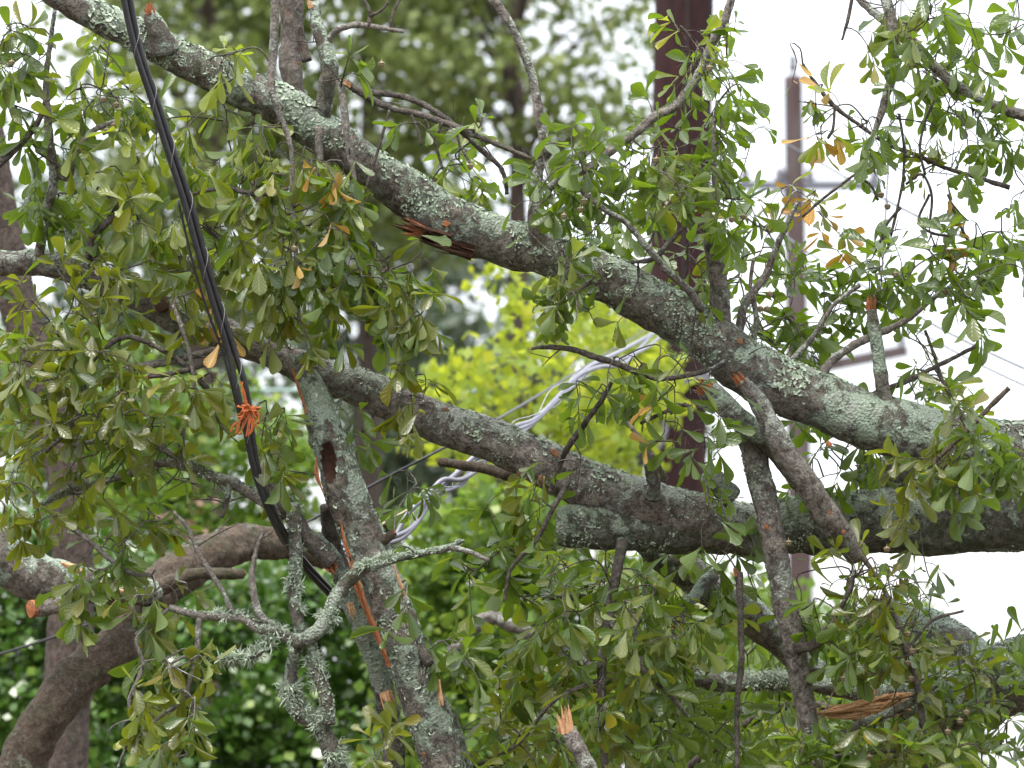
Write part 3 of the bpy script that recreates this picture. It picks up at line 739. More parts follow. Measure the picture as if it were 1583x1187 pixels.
wire('overhead_wire', 'thin vertical wire hanging beside the drooping twigs at upper right', 'wire', [(1394, -30, 13), (1390, 80, 13), (1382, 140, 13), (1374, 250, 13), (1366, 380, 13), (1360, 470, 13)], .0028, 'steel', gw)
wire('overhead_wire', 'straight black wire passing behind the middle limb beside the silver cables', 'wire', [(1030, 490, 21), (960, 533, 16), (800, 630, 12.5), (690, 690, 11.8), (585, 745, 11.9), (430, 830, 12.6), (150, 960, 12.8), (-60, 1030, 13)], .0042, 'rubber', gw)
wire('overhead_wire', 'pale teal wire running level behind the middle limb', 'wire', [(-60, 598, 24), (310, 603, 24), (600, 603, 24), (880, 605, 24), (1040, 606, 24)], .010, 'tealwire', gw)

# ------------------------------------------------------------------ cables hanging through the fallen tree
def strands(root, base, name, paths, r, mat, nseg=10):
    for path in paths:
        V, F = tube(resample([(P(x, y, d) - base, r) for x, y, d in path], .012), nseg)
        link(name, new_mesh(name, V, F, M[mat]), root)
def helix(base, path, rad, pitch, r):
    sm = resample([(P(x, y, d) - base, r) for x, y, d in path], .006); out = []; s_ = 0
    for i in range(len(sm) - 1):
        p = sm[i][0]; t = (sm[i + 1][0] - p); s_ += t.length; t = t.normalized(); a = t.cross(FW).normalized(); b = t.cross(a)
        an = 6.283 * s_ / pitch; out.append((p + (a * math.cos(an) + b * math.sin(an)) * rad, r))
    return tube(out, 5)
cb = P(190, -40, 9.4)
bc = bpy.data.objects.new('power_cable', None); col.objects.link(bc); bc.location = cb
tag(bc, 'black double power cable sagging steeply from the top edge past the upper limb', 'cable')
LS = [(183, -40, 9.40), (207, 70, 9.42), (233, 150, 9.44), (258, 230, 9.46), (284, 310, 9.48), (309, 400, 9.5), (330, 470, 9.52), (352, 540, 9.54), (365, 600, 9.55), (379, 660, 9.57), (394, 730, 9.6), (420, 800, 9.66), (455, 860, 9.9), (520, 930, 10.08), (590, 1010, 10.12), (650, 1120, 10.1), (700, 1250, 10.1)]
RS = [(196, -40, 9.41), (217, 70, 9.43), (243, 150, 9.45), (269, 230, 9.47), (296, 310, 9.49), (320, 400, 9.51), (341, 470, 9.53), (364, 540, 9.55), (382, 600, 9.56), (390, 660, 9.58), (402, 730, 9.61), (428, 796, 9.67), (463, 856, 9.91), (526, 926, 10.09), (596, 1006, 10.13), (656, 1116, 10.11), (706, 1246, 10.11)]
strands(bc, cb, 'strand', [LS, [(x - 2, y, d) for x, y, d in RS]], .0076, 'rubber', 14)
strands(bc, cb, 'neutral_wire', [[(x - 9 - 4 * math.sin(i), y, d + .005) for i, (x, y, d) in enumerate(LS[4:10])]], .003, 'rubber', 8)
mid = [((a[0] + b[0]) / 2, (a[1] + b[1]) / 2, a[2]) for a, b in zip(LS, RS)]
V, F = helix(cb, mid[:11], .0132, .135, .0006); link('lashing_wire', new_mesh('lashing_wire', V, F, M['lash']), bc)
# orange twine knotted round it
tb = P(383, 635, 9.5)
tw_o = bpy.data.objects.new('twine', None); col.objects.link(tw_o); tw_o.location = tb
tag(tw_o, 'frayed orange twine knotted around the black cable', 'twine')
V, F = helix(tb, [(380, 622, 9.55), (384, 648, 9.555)], .0205, .009, .0028); link('wrap', new_mesh('wrap', V, F, M['twine']), tw_o)
knot = []
for i in range(26):
    q = P(384 + rnd.gauss(0, 5), 634 + rnd.gauss(0, 4), 9.523) - tb
    knot.append(tube(resample([(q, .0022), (q + Vector((rnd.gauss(0, .008), rnd.gauss(0, .004) - .004, rnd.gauss(0, .007))), .0024), (q + Vector((rnd.gauss(0, .012), rnd.gauss(0, .004), rnd.gauss(0, .01))), .0018)], .004), 5))
V, F = merge(knot); link('knot', new_mesh('knot', V, F, M['twine']), tw_o)
for pts in ([(384, 634), (376, 642), (368, 655), (366, 672)], [(386, 636), (383, 655), (382, 675)], [(385, 634), (392, 640), (395, 662)], [(383, 630), (378, 605), (374, 590)],
            [(386, 640), (389, 660), (387, 672)], [(384, 636), (374, 648), (362, 656), (356, 668)], [(386, 634), (392, 636), (390, 668)], [(384, 640), (377, 655), (371, 672)]):
    fr = [tube(resample([(P(x + rnd.gauss(0, 1.5), y, 9.52) - tb, .0011) for x, y in pts], .005), 5) for _ in range(4)]
    V, F = merge(fr); link('loose_end', new_mesh('loose_end', V, F, M['twine']), tw_o)

sb_ = P(1005, 520, 12.5)
sv = bpy.data.objects.new('cable_bundle', None); col.objects.link(sv); sv.location = sb_
tag(sv, 'loose bundle of twisted silver-grey cables slanting behind the middle limb', 'cable')
main = [(1040, 492, 18.0), (1003, 522, 14.5), (960, 553, 12.4), (925, 570, 11.8), (893, 592, 11.5), (858, 612, 11.3), (822, 642, 11.1), (798, 666, 11.0), (770, 690, 10.95), (740, 713, 10.9), (712, 738, 10.85), (688, 750, 10.8), (660, 772, 10.75), (636, 803, 10.7), (612, 830, 10.66), (575, 845, 10.62), (520, 850, 10.6), (470, 838, 10.6)]
def offs(path, amp, ph, fr=1.1): return [(x + amp * .6 * math.sin(ph + i * fr), y + amp * math.sin(ph + i * fr), d + amp * .0016 * math.cos(ph + i * fr)) for i, (x, y, d) in enumerate(path)]
strands(sv, sb_, 'strand', [offs(main, 9, .4, 1.3), offs(main, 9, 2.5, .9), offs(main, 8, 4.6, 1.7)], .0066, 'alu', 12)
strands(sv, sb_, 'loose_wire', [offs(main[2:15], 13, 1.0, 2.1), offs(main[4:16], 12, 3.6, 1.7)], .0014, 'lash', 6)
strands(sv, sb_, 'rope', [[(752, 700, 10.98), (712, 730, 10.9), (660, 770, 10.84), (610, 800, 10.8), (580, 816, 10.78), (540, 840, 10.75)]], .0038, 'rope', 8)

# ------------------------------------------------------------------ the fallen oak: big limbs
FB = 'limbs of the fallen oak'
# upper limb
A = Thing('fallen_limb', 'long lichen-patched oak limb running from the top left corner down to the right edge', 'limb', P(800, 350, 10), FB)
oA = A.wood('main_stem', [(30, -60, 9.75, 23.4), (95, -8, 9.78, 23.4), (160, 30, 9.8, 24.3), (225, 62, 9.82, 26.1), (300, 98, 9.84, 27.9), (370, 135, 9.86, 30.6), (440, 165, 9.88, 32.4), (510, 215, 9.9, 31.5), (575, 262, 9.92, 32.4), (640, 305, 9.94, 37.8), (700, 350, 9.95, 40.5), (770, 370, 9.96, 37.8), (850, 393, 9.97, 36.0), (930, 428, 9.97, 36.9), (1010, 470, 9.97, 37.8), (1085, 515, 9.96, 38.7), (1150, 565, 9.95, 43.2), (1230, 605, 9.95, 44.1), (1320, 640, 9.95, 43.2), (1400, 665, 9.96, 45.0), (1500, 690, 9.97, 46.8), (1640, 705, 10.0, 48.6)], 'bark_l')
A.lichen(oA, 9000, .0045, .0, .7, 6); A.lichen(oA, 2600, .0085, .22, .6, 10)
A.wood('stub', [(252, 78, 9.8, 24), (246, 50, 9.78, 17), (238, 30, 9.77, 14), (233, 18, 9.77, 11)], 'bark_heavy')
A.splinter('splintered_end', 231, 16, 9.76, (-.3, -1, -.2), 8, 14, 16, 'wood_r')
A.wood('stub', [(840, 400, 9.96, 16), (831, 370, 9.92, 13), (828, 330, 9.9, 11), (832, 270, 9.9, 8), (838, 205, 9.9, 7.5), (826, 135, 9.9, 7), (803, 65, 9.9, 6.5), (770, 10, 9.9, 6), (740, -40, 9.9, 5.5)], 'bark_m')
# torn rotten stub under the limb
A.splinter('torn_stub', 684, 370, 9.9, (-1, -.38, -.25), 15, 78, 30, 'rot'); A.splinter('torn_stub', 725, 388, 9.89, (-1, -.3, -.1), 11, 70, 22, 'rot')
A.splinter('torn_stub', 650, 356, 9.88, (-1, -.3, -.2), 9, 34, 12, 'wood_r')
A.wood('stub', [(1112, 500, 9.95, 18), (1110, 450, 9.93, 15), (1106, 400, 9.92, 14), (1100, 355, 9.9, 14), (1090, 332, 9.9, 12)], 'bark_m')
A.splinter('splintered_end', 1088, 330, 9.9, (-.2, -1, -.1), 10, 18, 22, 'wood_r')
A.wood('stub', [(1372, 645, 9.95, 15), (1364, 600, 9.93, 11), (1358, 555, 9.93, 10), (1350, 515, 9.93, 10), (1346, 480, 9.93, 9)], 'bark_l')
A.splinter('splintered_end', 1347, 476, 9.93, (.15, -1, -.1), 7, 24, 16, 'wood_r')
for x, y, r in ((1144, 527, 8), (690, 345, 7), (1282, 686, 8), (470, 205, 6)):
    A.cut(x, y, 9.96 - .05 * 1 - .03, (.1, -.4, -1), r)
oA2 = A.wood('branch', [(1095, 600, 9.86, 16), (1125, 630, 9.86, 17), (1165, 665, 9.86, 18), (1205, 700, 9.9, 18), (1240, 745, 9.96, 18)], 'bark_l')
A.splinter('splintered_end', 1093, 600, 9.86, (-1, -.55, -.2), 13, 24, 26, 'wood_r')
oA3 = A.wood('branch', [(1146, 590, 9.80, 11), (1175, 628, 9.80, 15), (1208, 690, 9.80, 19), (1245, 740, 9.82, 20), (1282, 800, 9.86, 20), (1325, 856, 9.92, 19)], 'bark_m')
A.splinter('splintered_end', 1145, 588, 9.8, (-.6, -.8, -.2), 9, 18, 22, 'wood_r')
A.cut(1283, 792, 9.79, (.1, -.1, -1), 8); A.cut(1304, 822, 9.8, (.2, -.1, -1), 7)

# middle limb
B = Thing('fallen_limb', 'straight grey-brown oak limb sloping from the left edge to the mossy log', 'limb', P(700, 640, 10.1), FB)
oB = B.wood('main_stem', [(-60, 402, 10.1, 18.9), (0, 408, 10.1, 18.9), (60, 408, 10.1, 19.8), (120, 420, 10.1, 19.8), (170, 440, 10.1, 21.5), (230, 465, 10.1, 24.1), (290, 498, 10.1, 24.1), (350, 517, 10.1, 24.1), (420, 545, 10.1, 23.2), (500, 580, 10.1, 27.5), (570, 605, 10.1, 30.1), (650, 640, 10.1, 31.8), (730, 672, 10.1, 32.7), (800, 698, 10.1, 34.4), (870, 732, 10.1, 37.0), (950, 765, 10.1, 39.6), (1030, 790, 10.12, 39.6), (1110, 810, 10.16, 41.3), (1200, 830, 10.22, 39.6)], 'bark_m')
B.lichen(oB, 3000, .0042, .17, .7, 7); B.lichen(oB, 700, .008, .34, .6, 11)
B.cut(858, 700, 10.03, (.2, -.6, -1), 9); B.cut(803, 733, 10.03, (0, .2, -1), 7); B.cut(838, 742, 10.03, (.2, .4, -1), 8)
B.cut(690, 632, 10.04, (0, -.5, -1), 7); B.cut(526, 552, 10.05, (0, -1, -.5), 6); B.cut(250, 470, 10.05, (-.3, -.4, -1), 12, 'rot')
B.wood('stub', [(575, 630, 10.08, 7), (568, 655, 10.06, 5), (560, 668, 10.05, 3)], 'bark_d')
B.wood('stub', [(790, 735, 10.25, 9), (740, 722, 10.3, 8), (680, 715, 10.35, 7)], 'bark_b')
B.cut(677, 714, 10.35, (-1, 0, -.4), 6)

# mossy log
C = Thing('fallen_log', 'thickest dark mossy log with a blunt broken end at right', 'log', P(1200, 815, 10.2))
oC = C.wood('main_stem', [(866, 812, 10.07, 30), (882, 812, 10.07, 34), (960, 815, 10.1, 35), (1040, 818, 10.14, 37), (1120, 818, 10.2, 38), (1220, 812, 10.2, 44), (1320, 806, 10.2, 50), (1420, 806, 10.2, 50), (1500, 803, 10.2, 51), (1660, 795, 10.2, 54)], 'bark_log', bump=.004)
C.lichen(oC, 5000, .0042, .02, .6, 6)
C.wood('limb', [(1330, 740, 10.3, 30), (1390, 742, 10.28, 38), (1450, 746, 10.26, 44), (1540, 750, 10.24, 50), (1640, 752, 10.22, 52)], 'bark_log', bump=.004)
C.splinter('splintered_end', 1340, 738, 10.33, (-1, -.1, -.2), 22, 22, 26, 'rot')
oC2 = C.wood('branch', [(985, 825, 10.36, 20), (1030, 862, 10.38, 25), (1080, 895, 10.4, 28), (1140, 940, 10.44, 29), (1200, 985, 10.5, 26), (1260, 1040, 10.55, 25)], 'bark_l')
C.wood('stub', [(1100, 890, 10.3, 11), (1085, 905, 10.25, 10), (1065, 935, 10.2, 8), (1044, 966, 10.2, 7)], 'bark_l')
C.cut(1041, 970, 10.19, (-.5, .8, -.6), 7)
C.splinter('splintered_end', 868, 812, 10.07, (-1, -.05, -.15), 24, 10, 34, 'rot')
C.splinter('splintered_end', 1395, 905, 10.1, (-.1, -1, -.2), 9, 18, 14, 'wood_r')

# stem that leans across the log
D = Thing('broken_branch', 'upright brown branch leaning across the front of the mossy log', 'branch', P(1200, 900, 9.9), FB)
oD = D.wood('main_stem', [(1140, 640, 9.95, 14), (1160, 690, 9.92, 19), (1178, 750, 9.9, 20), (1192, 820, 9.88, 19), (1208, 900, 9.88, 19), (1224, 970, 9.88, 19), (1236, 1040, 9.9, 17), (1250, 1120, 9.92, 16), (1262, 1220, 9.95, 15)], 'bark_m')
D.lichen(oD, 700, .0035, .25, .6, 9)
D.wood('stub', [(1232, 1002, 9.86, 9), (1255, 998, 9.82, 8), (1272, 985, 9.8, 8), (1284, 970, 9.79, 8)], 'bark_d'); D.splinter('splintered_end', 1282, 972, 9.79, (.6, -.8, -.2), 6, 12, 12, 'wood_r')
D.cut(1185, 815, 9.84, (-.2, -.1, -1), 6); D.cut(1240, 998, 9.83, (-.2, -.1, -1), 5)
D.wood('branch', [(1272, 985, 9.8, 4), (1290, 955, 9.8, 4), (1312, 915, 9.8, 4), (1322, 880, 9.8, 3)], 'bark_d')

# split upright stem in the centre
E = Thing('split_stem', 'upright lichened stem torn open with an orange split, below the middle limb', 'stem', P(600, 900, 9.85))
oE = E.wood('main_stem', [(462, 548, 9.86, 13), (480, 600, 9.84, 20), (497, 650, 9.82, 25), (515, 700, 9.8, 29), (533, 760, 9.8, 32), (556, 820, 9.8, 32), (583, 880, 9.8, 32), (607, 950, 9.8, 33), (630, 1020, 9.8, 32), (655, 1090, 9.8, 32), (678, 1160, 9.8, 32), (700, 1240, 9.8, 33)], 'bark_l', lump=.13)
E.lichen(oE, 900, .008, .25, .6, 11, 0, lambda q: math.hypot(proj(q + E.base)[0][0] - 508, (proj(q + E.base)[0][1] - 714) / 2.4) < 18); E.lichen(oE, 2600, .0045, .12, .7, 8, 0, lambda q: math.hypot(proj(q + E.base)[0][0] - 508, (proj(q + E.base)[0][1] - 714) / 2.4) < 18)
def strip(T, name, path, mat, flat=.35, n=3):
    lst = []
    for i in range(n):
        lst.append(tube(resample([(P(x + rnd.gauss(0, 1.5) + (i - n / 2) * 1.6, y, d - .003 * i) - T.base, r * K * d * rnd.uniform(.5, .9)) for x, y, d, r in path], .008), 6, .0012, 90, .25))
    V, F = merge(lst); return link(name, new_mesh(name, V, F, M[mat], False), T.o)
strip(E, 'torn_wood', [(541, 868, 9.745, 1), (553, 905, 9.74, 3.5), (567, 940, 9.735, 4), (584, 985, 9.735, 3.5), (602, 1030, 9.74, 1)], 'wood_r', n=4)
strip(E, 'torn_wood', [(489, 705, 9.745, 1), (493, 735, 9.735, 2.5), (503, 765, 9.735, 1)], 'wood_r', n=2)
strip(E, 'torn_wood', [(526, 800, 9.77, 1), (534, 835, 9.76, 2.5), (545, 868, 9.75, 1)], 'wood_r', n=2)
strip(E, 'torn_wood', [(452, 570, 9.82, 2), (462, 605, 9.8, 3), (474, 640, 9.78, 2)], 'wood_r', n=2)
strip(E, 'torn_wood', [(610, 872, 9.71, 1.5), (622, 905, 9.705, 3), (630, 930, 9.71, 1)], 'wood', n=2)
strip(E, 'torn_wood', [(680, 1050, 9.72, 2), (681, 1080, 9.715, 4), (682, 1090, 9.715, 2)], 'wood', n=3)
# rotten hollow sunk into the stem
cav = P(508, 714, 9.755) - E.base; me_ = oE.data; me_.materials.append(M['rot'])
def cav_e(v):
    q = v - cav
    if q.dot(FW) > .03: return 9
    u_ = q.dot(RT) / (K * 9.75); w_ = -q.dot(UP) / (K * 9.75)
    return math.hypot((u_ - w_ * .1) / 13, w_ / 34)
for v in me_.vertices:
    e = cav_e(v.co)
    if e < 1: v.co += FW * .034 * (1 - e ** 2.5)
    elif e < 1.6: v.co -= FW * .006 * (1.6 - e) / .6
for p_ in me_.polygons:
    q_ = sum((me_.vertices[k_].co for k_ in p_.vertices), Vector()) / 4
    if math.hypot(((q_ - cav).dot(RT) / (K * 9.75) + (q_ - cav).dot(UP) / (K * 9.75) * .1) / 13, (q_ - cav).dot(UP) / (K * 9.75) / 34) < .93 and (q_ - cav).dot(FW) < .045: p_.material_index = 1
me_.update()
E.wood('branch', [(486, 830, 9.95, 12), (520, 870, 9.92, 14), (545, 930, 9.9, 16), (572, 1000, 9.9, 17), (592, 1060, 9.92, 17), (604, 1130, 9.95, 17), (612, 1240, 9.97, 17)], 'bark_l')
E.splinter('splintered_end', 598, 1076, 9.86, (.35, .9, -.3), 10, 30, 20, 'wood')
E.splinter('splintered_end', 540, 935, 9.85, (.4, 1, -.3), 5, 26, 10, 'wood')
E.wood('branch', [(505, 780, 9.95, 10), (512, 830, 9.98, 14), (525, 880, 10.0, 16), (560, 960, 10.0, 15), (590, 1020, 10.0, 13)], 'bark_d')
E.wood('stub', [(570, 840, 9.82, 8), (590, 835, 9.78, 8), (608, 824, 9.76, 7)], 'bark_b'); E.cut(611, 822, 9.755, (1, -.5, -.3), 6)
E.wood('stub', [(650, 1000, 9.78, 9), (660, 1020, 9.75, 8), (664, 1028, 9.74, 7)], 'bark_d')
E.wood('branch', [(640, 1000, 9.95, 14), (672, 1070, 9.95, 16), (700, 1140, 9.95, 16), (725, 1220, 9.95, 16)], 'bark_heavy')
E.cut(655, 1165, 9.71, (-.2, 0, -1), 6)
E.twigmat = 'bark_pale'

# shaggy lichen branch beside it
G = Thing('broken_branch', 'crooked branch shaggy with pale lichen tufts left of the split stem', 'branch', P(470, 1000, 9.8), FB)
oG1 = G.wood('main_stem', [(420, 745, 9.8, 12), (445, 790, 9.8, 13), (480, 835, 9.8, 14), (512, 872, 9.8, 14)], 'bark_d')
G.splinter('splintered_end', 514, 876, 9.8, (.6, .7, -.4), 10, 12, 14, 'wood_r')
oG2 = G.wood('branch', [(452, 780, 9.78, 10), (458, 850, 9.76, 10), (454, 920, 9.75, 8.5), (462, 985, 9.75, 10), (450, 1030, 9.75, 10), (446, 1075, 9.75, 11), (462, 1105, 9.75, 12), (495, 1128, 9.75, 12), (512, 1160, 9.75, 14), (525, 1240, 9.78, 15)], 'bark_heavy')
oG3 = G.wood('branch', [(450, 990, 9.72, 12), (480, 985, 9.7, 11), (505, 960, 9.7, 11), (522, 925, 9.7, 12), (535, 900, 9.7, 10), (560, 880, 9.68, 7.5), (600, 868, 9.66, 6.5), (650, 856, 9.65, 6), (690, 848, 9.65, 5), (718, 836, 9.65, 3.5)], 'bark_heavy')
oG4 = G.wood('branch', [(696, 846, 9.65, 5), (725, 853, 9.64, 4), (755, 867, 9.63, 3)], 'bark_pale')
oG5 = G.wood('branch', [(455, 990, 9.73, 10), (425, 975, 9.72, 9), (400, 972, 9.72, 8), (375, 955, 9.72, 7), (340, 952, 9.72, 7), (300, 948, 9.72, 6), (262, 940, 9.72, 5)], 'bark_pale')
oG6 = G.wood('branch', [(480, 985, 9.72, 8), (488, 1030, 9.72, 9), (505, 1075, 9.72, 10), (510, 1120, 9.73, 10)], 'bark_heavy')
oG7 = G.wood('branch', [(425, 972, 9.72, 6), (405, 1005, 9.72, 5), (375, 1018, 9.72, 5), (336, 1018, 9.72, 3)], 'bark_heavy')
oG8 = G.wood('branch', [(430, 975, 9.73, 7), (405, 955, 9.72, 7), (395, 930, 9.72, 6), (388, 890, 9.72, 5), (396, 850, 9.72, 3.5), (410, 820, 9.72, 3)], 'bark_pale')
for o_, n_, s_, th in ((oG2, 1300, .007, .0), (oG3, 1000, .006, -.05), (oG6, 600, .0065, -.05), (oG7, 350, .008, -.3), (oG5, 350, .006, .1), (oG1, 150, .005, .2)):
    G.lichen(o_, int(n_ * .9), s_ * .62, th + .1, .8, 13); G.lichen(o_, int(n_ * .42), s_ * 1.7, th + .3, 1, 16, 1)
G.wood('branch', [(360, 948, 9.72, 5), (345, 915, 9.72, 4), (328, 890, 9.72, 4), (305, 850, 9.72, 3.5), (290, 815, 9.72, 3), (268, 790, 9.72, 2.5)], 'bark_pale')
G.wood('branch', [(308, 950, 9.72, 5), (306, 985, 9.72, 4.5), (304, 1020, 9.72, 4), (290, 1070, 9.72, 4), (280, 1085, 9.72, 4), (240, 1112, 9.72, 3), (212, 1140, 9.72, 2)], 'bark_pale')
G.wood('branch', [(305, 1010, 9.72, 3), (275, 1020, 9.7, 2.5), (248, 1042, 9.7, 2)], 'bark_pale')

# pale twig crossing at the left
H = Thing('bare_branch', 'thin pale lichened bare branch lying level above the bent brown limb at left', 'branch', P(250, 730, 9.9))
oH = H.wood('main_stem', [(52, 782, 9.9, 3.5), (110, 758, 9.9, 4), (160, 745, 9.9, 4.5), (200, 733, 9.9, 5), (216, 718, 9.9, 5), (250, 716, 9.9, 6), (290, 718, 9.9, 7.5), (330, 738, 9.9, 8), (362, 748, 9.9, 9), (400, 768, 9.88, 9), (440, 800, 9.86, 8)], 'bark_pale')
H.wood('branch', [(288, 720, 9.9, 6), (262, 700, 9.9, 5), (240, 684, 9.9, 4.5), (225, 672, 9.9, 4)], 'bark_pale')
H.wood('branch', [(286, 720, 9.9, 6), (281, 690, 9.89, 5), (283, 660, 9.88, 3)], 'bark_pale')
H.wood('branch', [(356, 748, 9.9, 6), (350, 775, 9.88, 5), (343, 800, 9.88, 3)], 'bark_heavy')
H.lichen(oH, 700, .004, -.1, .8, 9); H.lichen(oH, 350, .007, .1, 1, 9, 1)

# brown limbs at lower left
I = Thing('bent_limb', 'smooth brown limb bending up from the bottom left corner to a dark end', 'limb', P(200, 980, 11.3), FB)
oI = I.wood('main_stem', [(10, 1270, 11.2, 40), (40, 1170, 11.2, 38), (80, 1095, 11.2, 36), (140, 1030, 11.25, 35), (195, 978, 11.3, 34), (240, 915, 11.4, 34), (285, 880, 11.5, 35), (340, 850, 11.6, 32), (385, 835, 11.7, 28), (440, 846, 11.8, 22), (500, 860, 11.9, 18)], 'bark_b', bump=.006, lump=.16)
I.wood('stub', [(240, 912, 11.3, 14), (300, 888, 11.3, 10), (340, 887, 11.32, 9), (376, 886, 11.35, 8)], 'bark_b'); I.cut(379, 886, 11.35, (1, 0, -.5), 8)
J = Thing('sawn_limb', 'rough lichened limb entering from the left edge above the bent brown limb', 'limb', P(40, 890, 11.0), FB)
oJ = J.wood('main_stem', [(-70, 800, 11.1, 42), (-20, 840, 11.1, 42), (30, 880, 11.1, 40), (80, 898, 11.1, 36), (130, 905, 11.15, 28), (190, 912, 11.2, 22), (240, 915, 11.3, 18)], 'bark_l', bump=.004)
strip(J, 'torn_wood', [(96, 870, 10.85, 3), (112, 878, 10.85, 9), (130, 888, 10.86, 4)], 'wood', n=3)
strip(J, 'torn_wood', [(150, 897, 10.9, 2), (190, 913, 10.9, 4), (212, 914, 10.9, 2)], 'wood', n=2)
J.wood('stub', [(130, 932, 11.0, 12), (95, 935, 10.95, 13), (60, 939, 10.92, 13), (48, 941, 10.91, 13)], 'bark_m'); J.cut(47, 941, 10.905, (-1, .05, -.75), 13.5)

# grey blurred branch behind
Kk = Thing('bare_branch', 'grey arched bare branch in front of the shrubs right of the split stem', 'branch', P(770, 960, 12.2))
Kk.wood('main_stem', [(690, 1020, 12.2, 8), (712, 992, 12.2, 9), (740, 962, 12.2, 11), (765, 955, 12.2, 11), (800, 972, 12.2, 10), (850, 998, 12.25, 9), (900, 1020, 12.3, 9), (960, 1050, 12.4, 8)], 'bark_pale')
# splintered pole-like stub at the bottom
Ll = Thing('broken_branch', 'short splintered branch poking up from the bottom edge', 'branch', P(900, 1180, 9.6), FB)
Ll.wood('main_stem', [(876, 1130, 9.6, 12), (890, 1152, 9.6, 13), (905, 1180, 9.6, 14), (930, 1240, 9.6, 15)], 'bark_m')
Ll.splinter('splintered_end', 874, 1126, 9.6, (-.25, -1, -.1), 11, 38, 26, 'wood')
# torn slab of wood, lower right
Mm = Thing('torn_limb', 'lichened limb end at lower right torn into a long pale orange splinter', 'limb', P(1400, 1090, 10.1), FB)
oM = Mm.wood('main_stem', [(1385, 1080, 10.15, 26), (1430, 1085, 10.15, 42), (1480, 1075, 10.15, 52), (1560, 1050, 10.15, 60), (1660, 1020, 10.2, 64)], 'bark_heavy', bump=.004)
Mm.twigmat = 'bark_d'
Mm.lichen(oM, 2600, .0048, -.05, .7, 7)
oM2 = Mm.wood('limb', [(1560, 1090, 10.3, 50), (1490, 1030, 10.35, 50), (1430, 985, 10.4, 44), (1380, 960, 10.45, 34), (1330, 955, 10.5, 20)], 'bark_heavy', bump=.004)
Mm.lichen(oM2, 2200, .0048, -.05, .7, 7)
lst = []
for i in range(60):
    yo = rnd.uniform(-17, 15); x0 = 1218 + abs(yo) * 3.2 + rnd.uniform(0, 95); x3 = rnd.uniform(1345, 1415); rr = rnd.uniform(.0018, .0052)
    dz = rnd.gauss(0, .012)
    lst.append(tube(resample([(P(x0, 1104 + yo * .3 + rnd.gauss(0, 2), 10.02 + dz) - Mm.base, .0004), (P(x0 + (x3 - x0) * .4, 1098 + yo * .75 + rnd.gauss(0, 3), 10.01 + dz) - Mm.base, rr), (P(x0 + (x3 - x0) * .75, 1091 + yo + rnd.gauss(0, 3), 10.02 + dz) - Mm.base, rr * 1.2), (P(x3, 1088 + yo, 10.06) - Mm.base, rr * rnd.uniform(.1, .9))], .012), 5, .0016, 110, .3))
V, F = merge(lst); link('torn_wood', new_mesh('torn_wood', V, F, M['wood'], False), Mm.o)
Mm.wood('branch', [(1290, 1140, 9.95, 5), (1330, 1118, 9.95, 7), (1390, 1095, 9.95, 7), (1435, 1068, 9.96, 6), (1478, 1040, 9.97, 5), (1530, 1000, 9.98, 4)], 'bark_l')
Nn = Thing('fallen_limb', 'level dark limb with lichen behind the leaning branch, low at right', 'limb', P(1150, 1050, 10.7), FB)
oN = Nn.wood('main_stem', [(1060, 1040, 10.7, 20), (1090, 1048, 10.7, 17), (1150, 1055, 10.7, 14), (1230, 1052, 10.7, 14), (1300, 1062, 10.7, 16), (1400, 1080, 10.6, 20)], 'bark_heavy')
Nn.lichen(oN, 900, .005, -.1, .8, 8); Nn.lichen(oN, 500, .009, 0, 1, 8, 1); Nn.cut(1082, 1029, 10.62, (-.1, -.4, -1), 7)
Nn.splinter('splintered_end', 1062, 1040, 10.7, (-1, -.1, -.2), 14, 16, 12, 'rot')

# ------------------------------------------------------------------ leafy branches
LB = 'leafy broken branches'
def LT(label, x, y, d, mat='bark_d', name='leafy_branch'):
    t = Thing(name, label, 'branch', P(x, y, d), LB); t.twigmat = mat; return t

# a: upper left
a = LT('leafy oak branch with acorns in the upper left corner against white sky', 80, 200, 9.9)
a.wood('main_stem', [(62, 395, 9.98, 8), (68, 340, 9.95, 8), (84, 270, 9.92, 8), (76, 210, 9.9, 7), (70, 140, 9.9, 5), (76, 80, 9.9, 4), (86, 10, 9.9, 3), (92, -30, 9.9, 3)], 'bark_m')
a.wood('branch', [(70, 150, 9.9, 4.5), (58, 185, 9.9, 4.5), (38, 215, 9.9, 5), (0, 252, 9.9, 6), (-40, 285, 9.9, 7)], 'bark_d')
a.wood('branch', [(82, 262, 9.92, 6), (105, 275, 9.92, 6), (118, 240, 9.9, 5), (140, 205, 9.9, 4.5), (165, 192, 9.9, 4), (190, 185, 9.9, 3)], 'bark_pale')
a.wood('branch', [(136, 400, 9.9, 6), (142, 365, 9.9, 6), (172, 338, 9.9, 6), (180, 318, 9.9, 5), (168, 300, 9.9, 4), (150, 290, 9.9, 3)], 'bark_d')
a.wood('branch', [(118, 300, 9.9, 3), (95, 260, 9.9, 3), (58, 234, 9.9, 2)], 'bark_d')
a.fill(20, 70, 38, 75, 9, 80, 9.8, 10.1, 55, (0, 0, 1)); a.fill(25, 165, 30, 45, 5, 90, 9.8, 10.05, 50, 0)
a.fill(150, 105, 65, 55, 8, 60, 9.8, 10.1, 60, (0, 2, 0)); a.fill(175, 165, 60, 40, 6, 20, 9.8, 10.1, 55, (0, 2))
a.fill(130, 240, 60, 60, 7, 70, 9.8, 10.05, 60, (0, 2, 4)); a.fill(90, 320, 55, 50, 7, 100, 9.9, 10.15, 60, 0)
a.fill(200, 260, 35, 45, 4, 60, 9.8, 10.05, 55, 2); a.fill(130, 340, 40, 40, 4, 80, 9.85, 10.1, 55, 0)
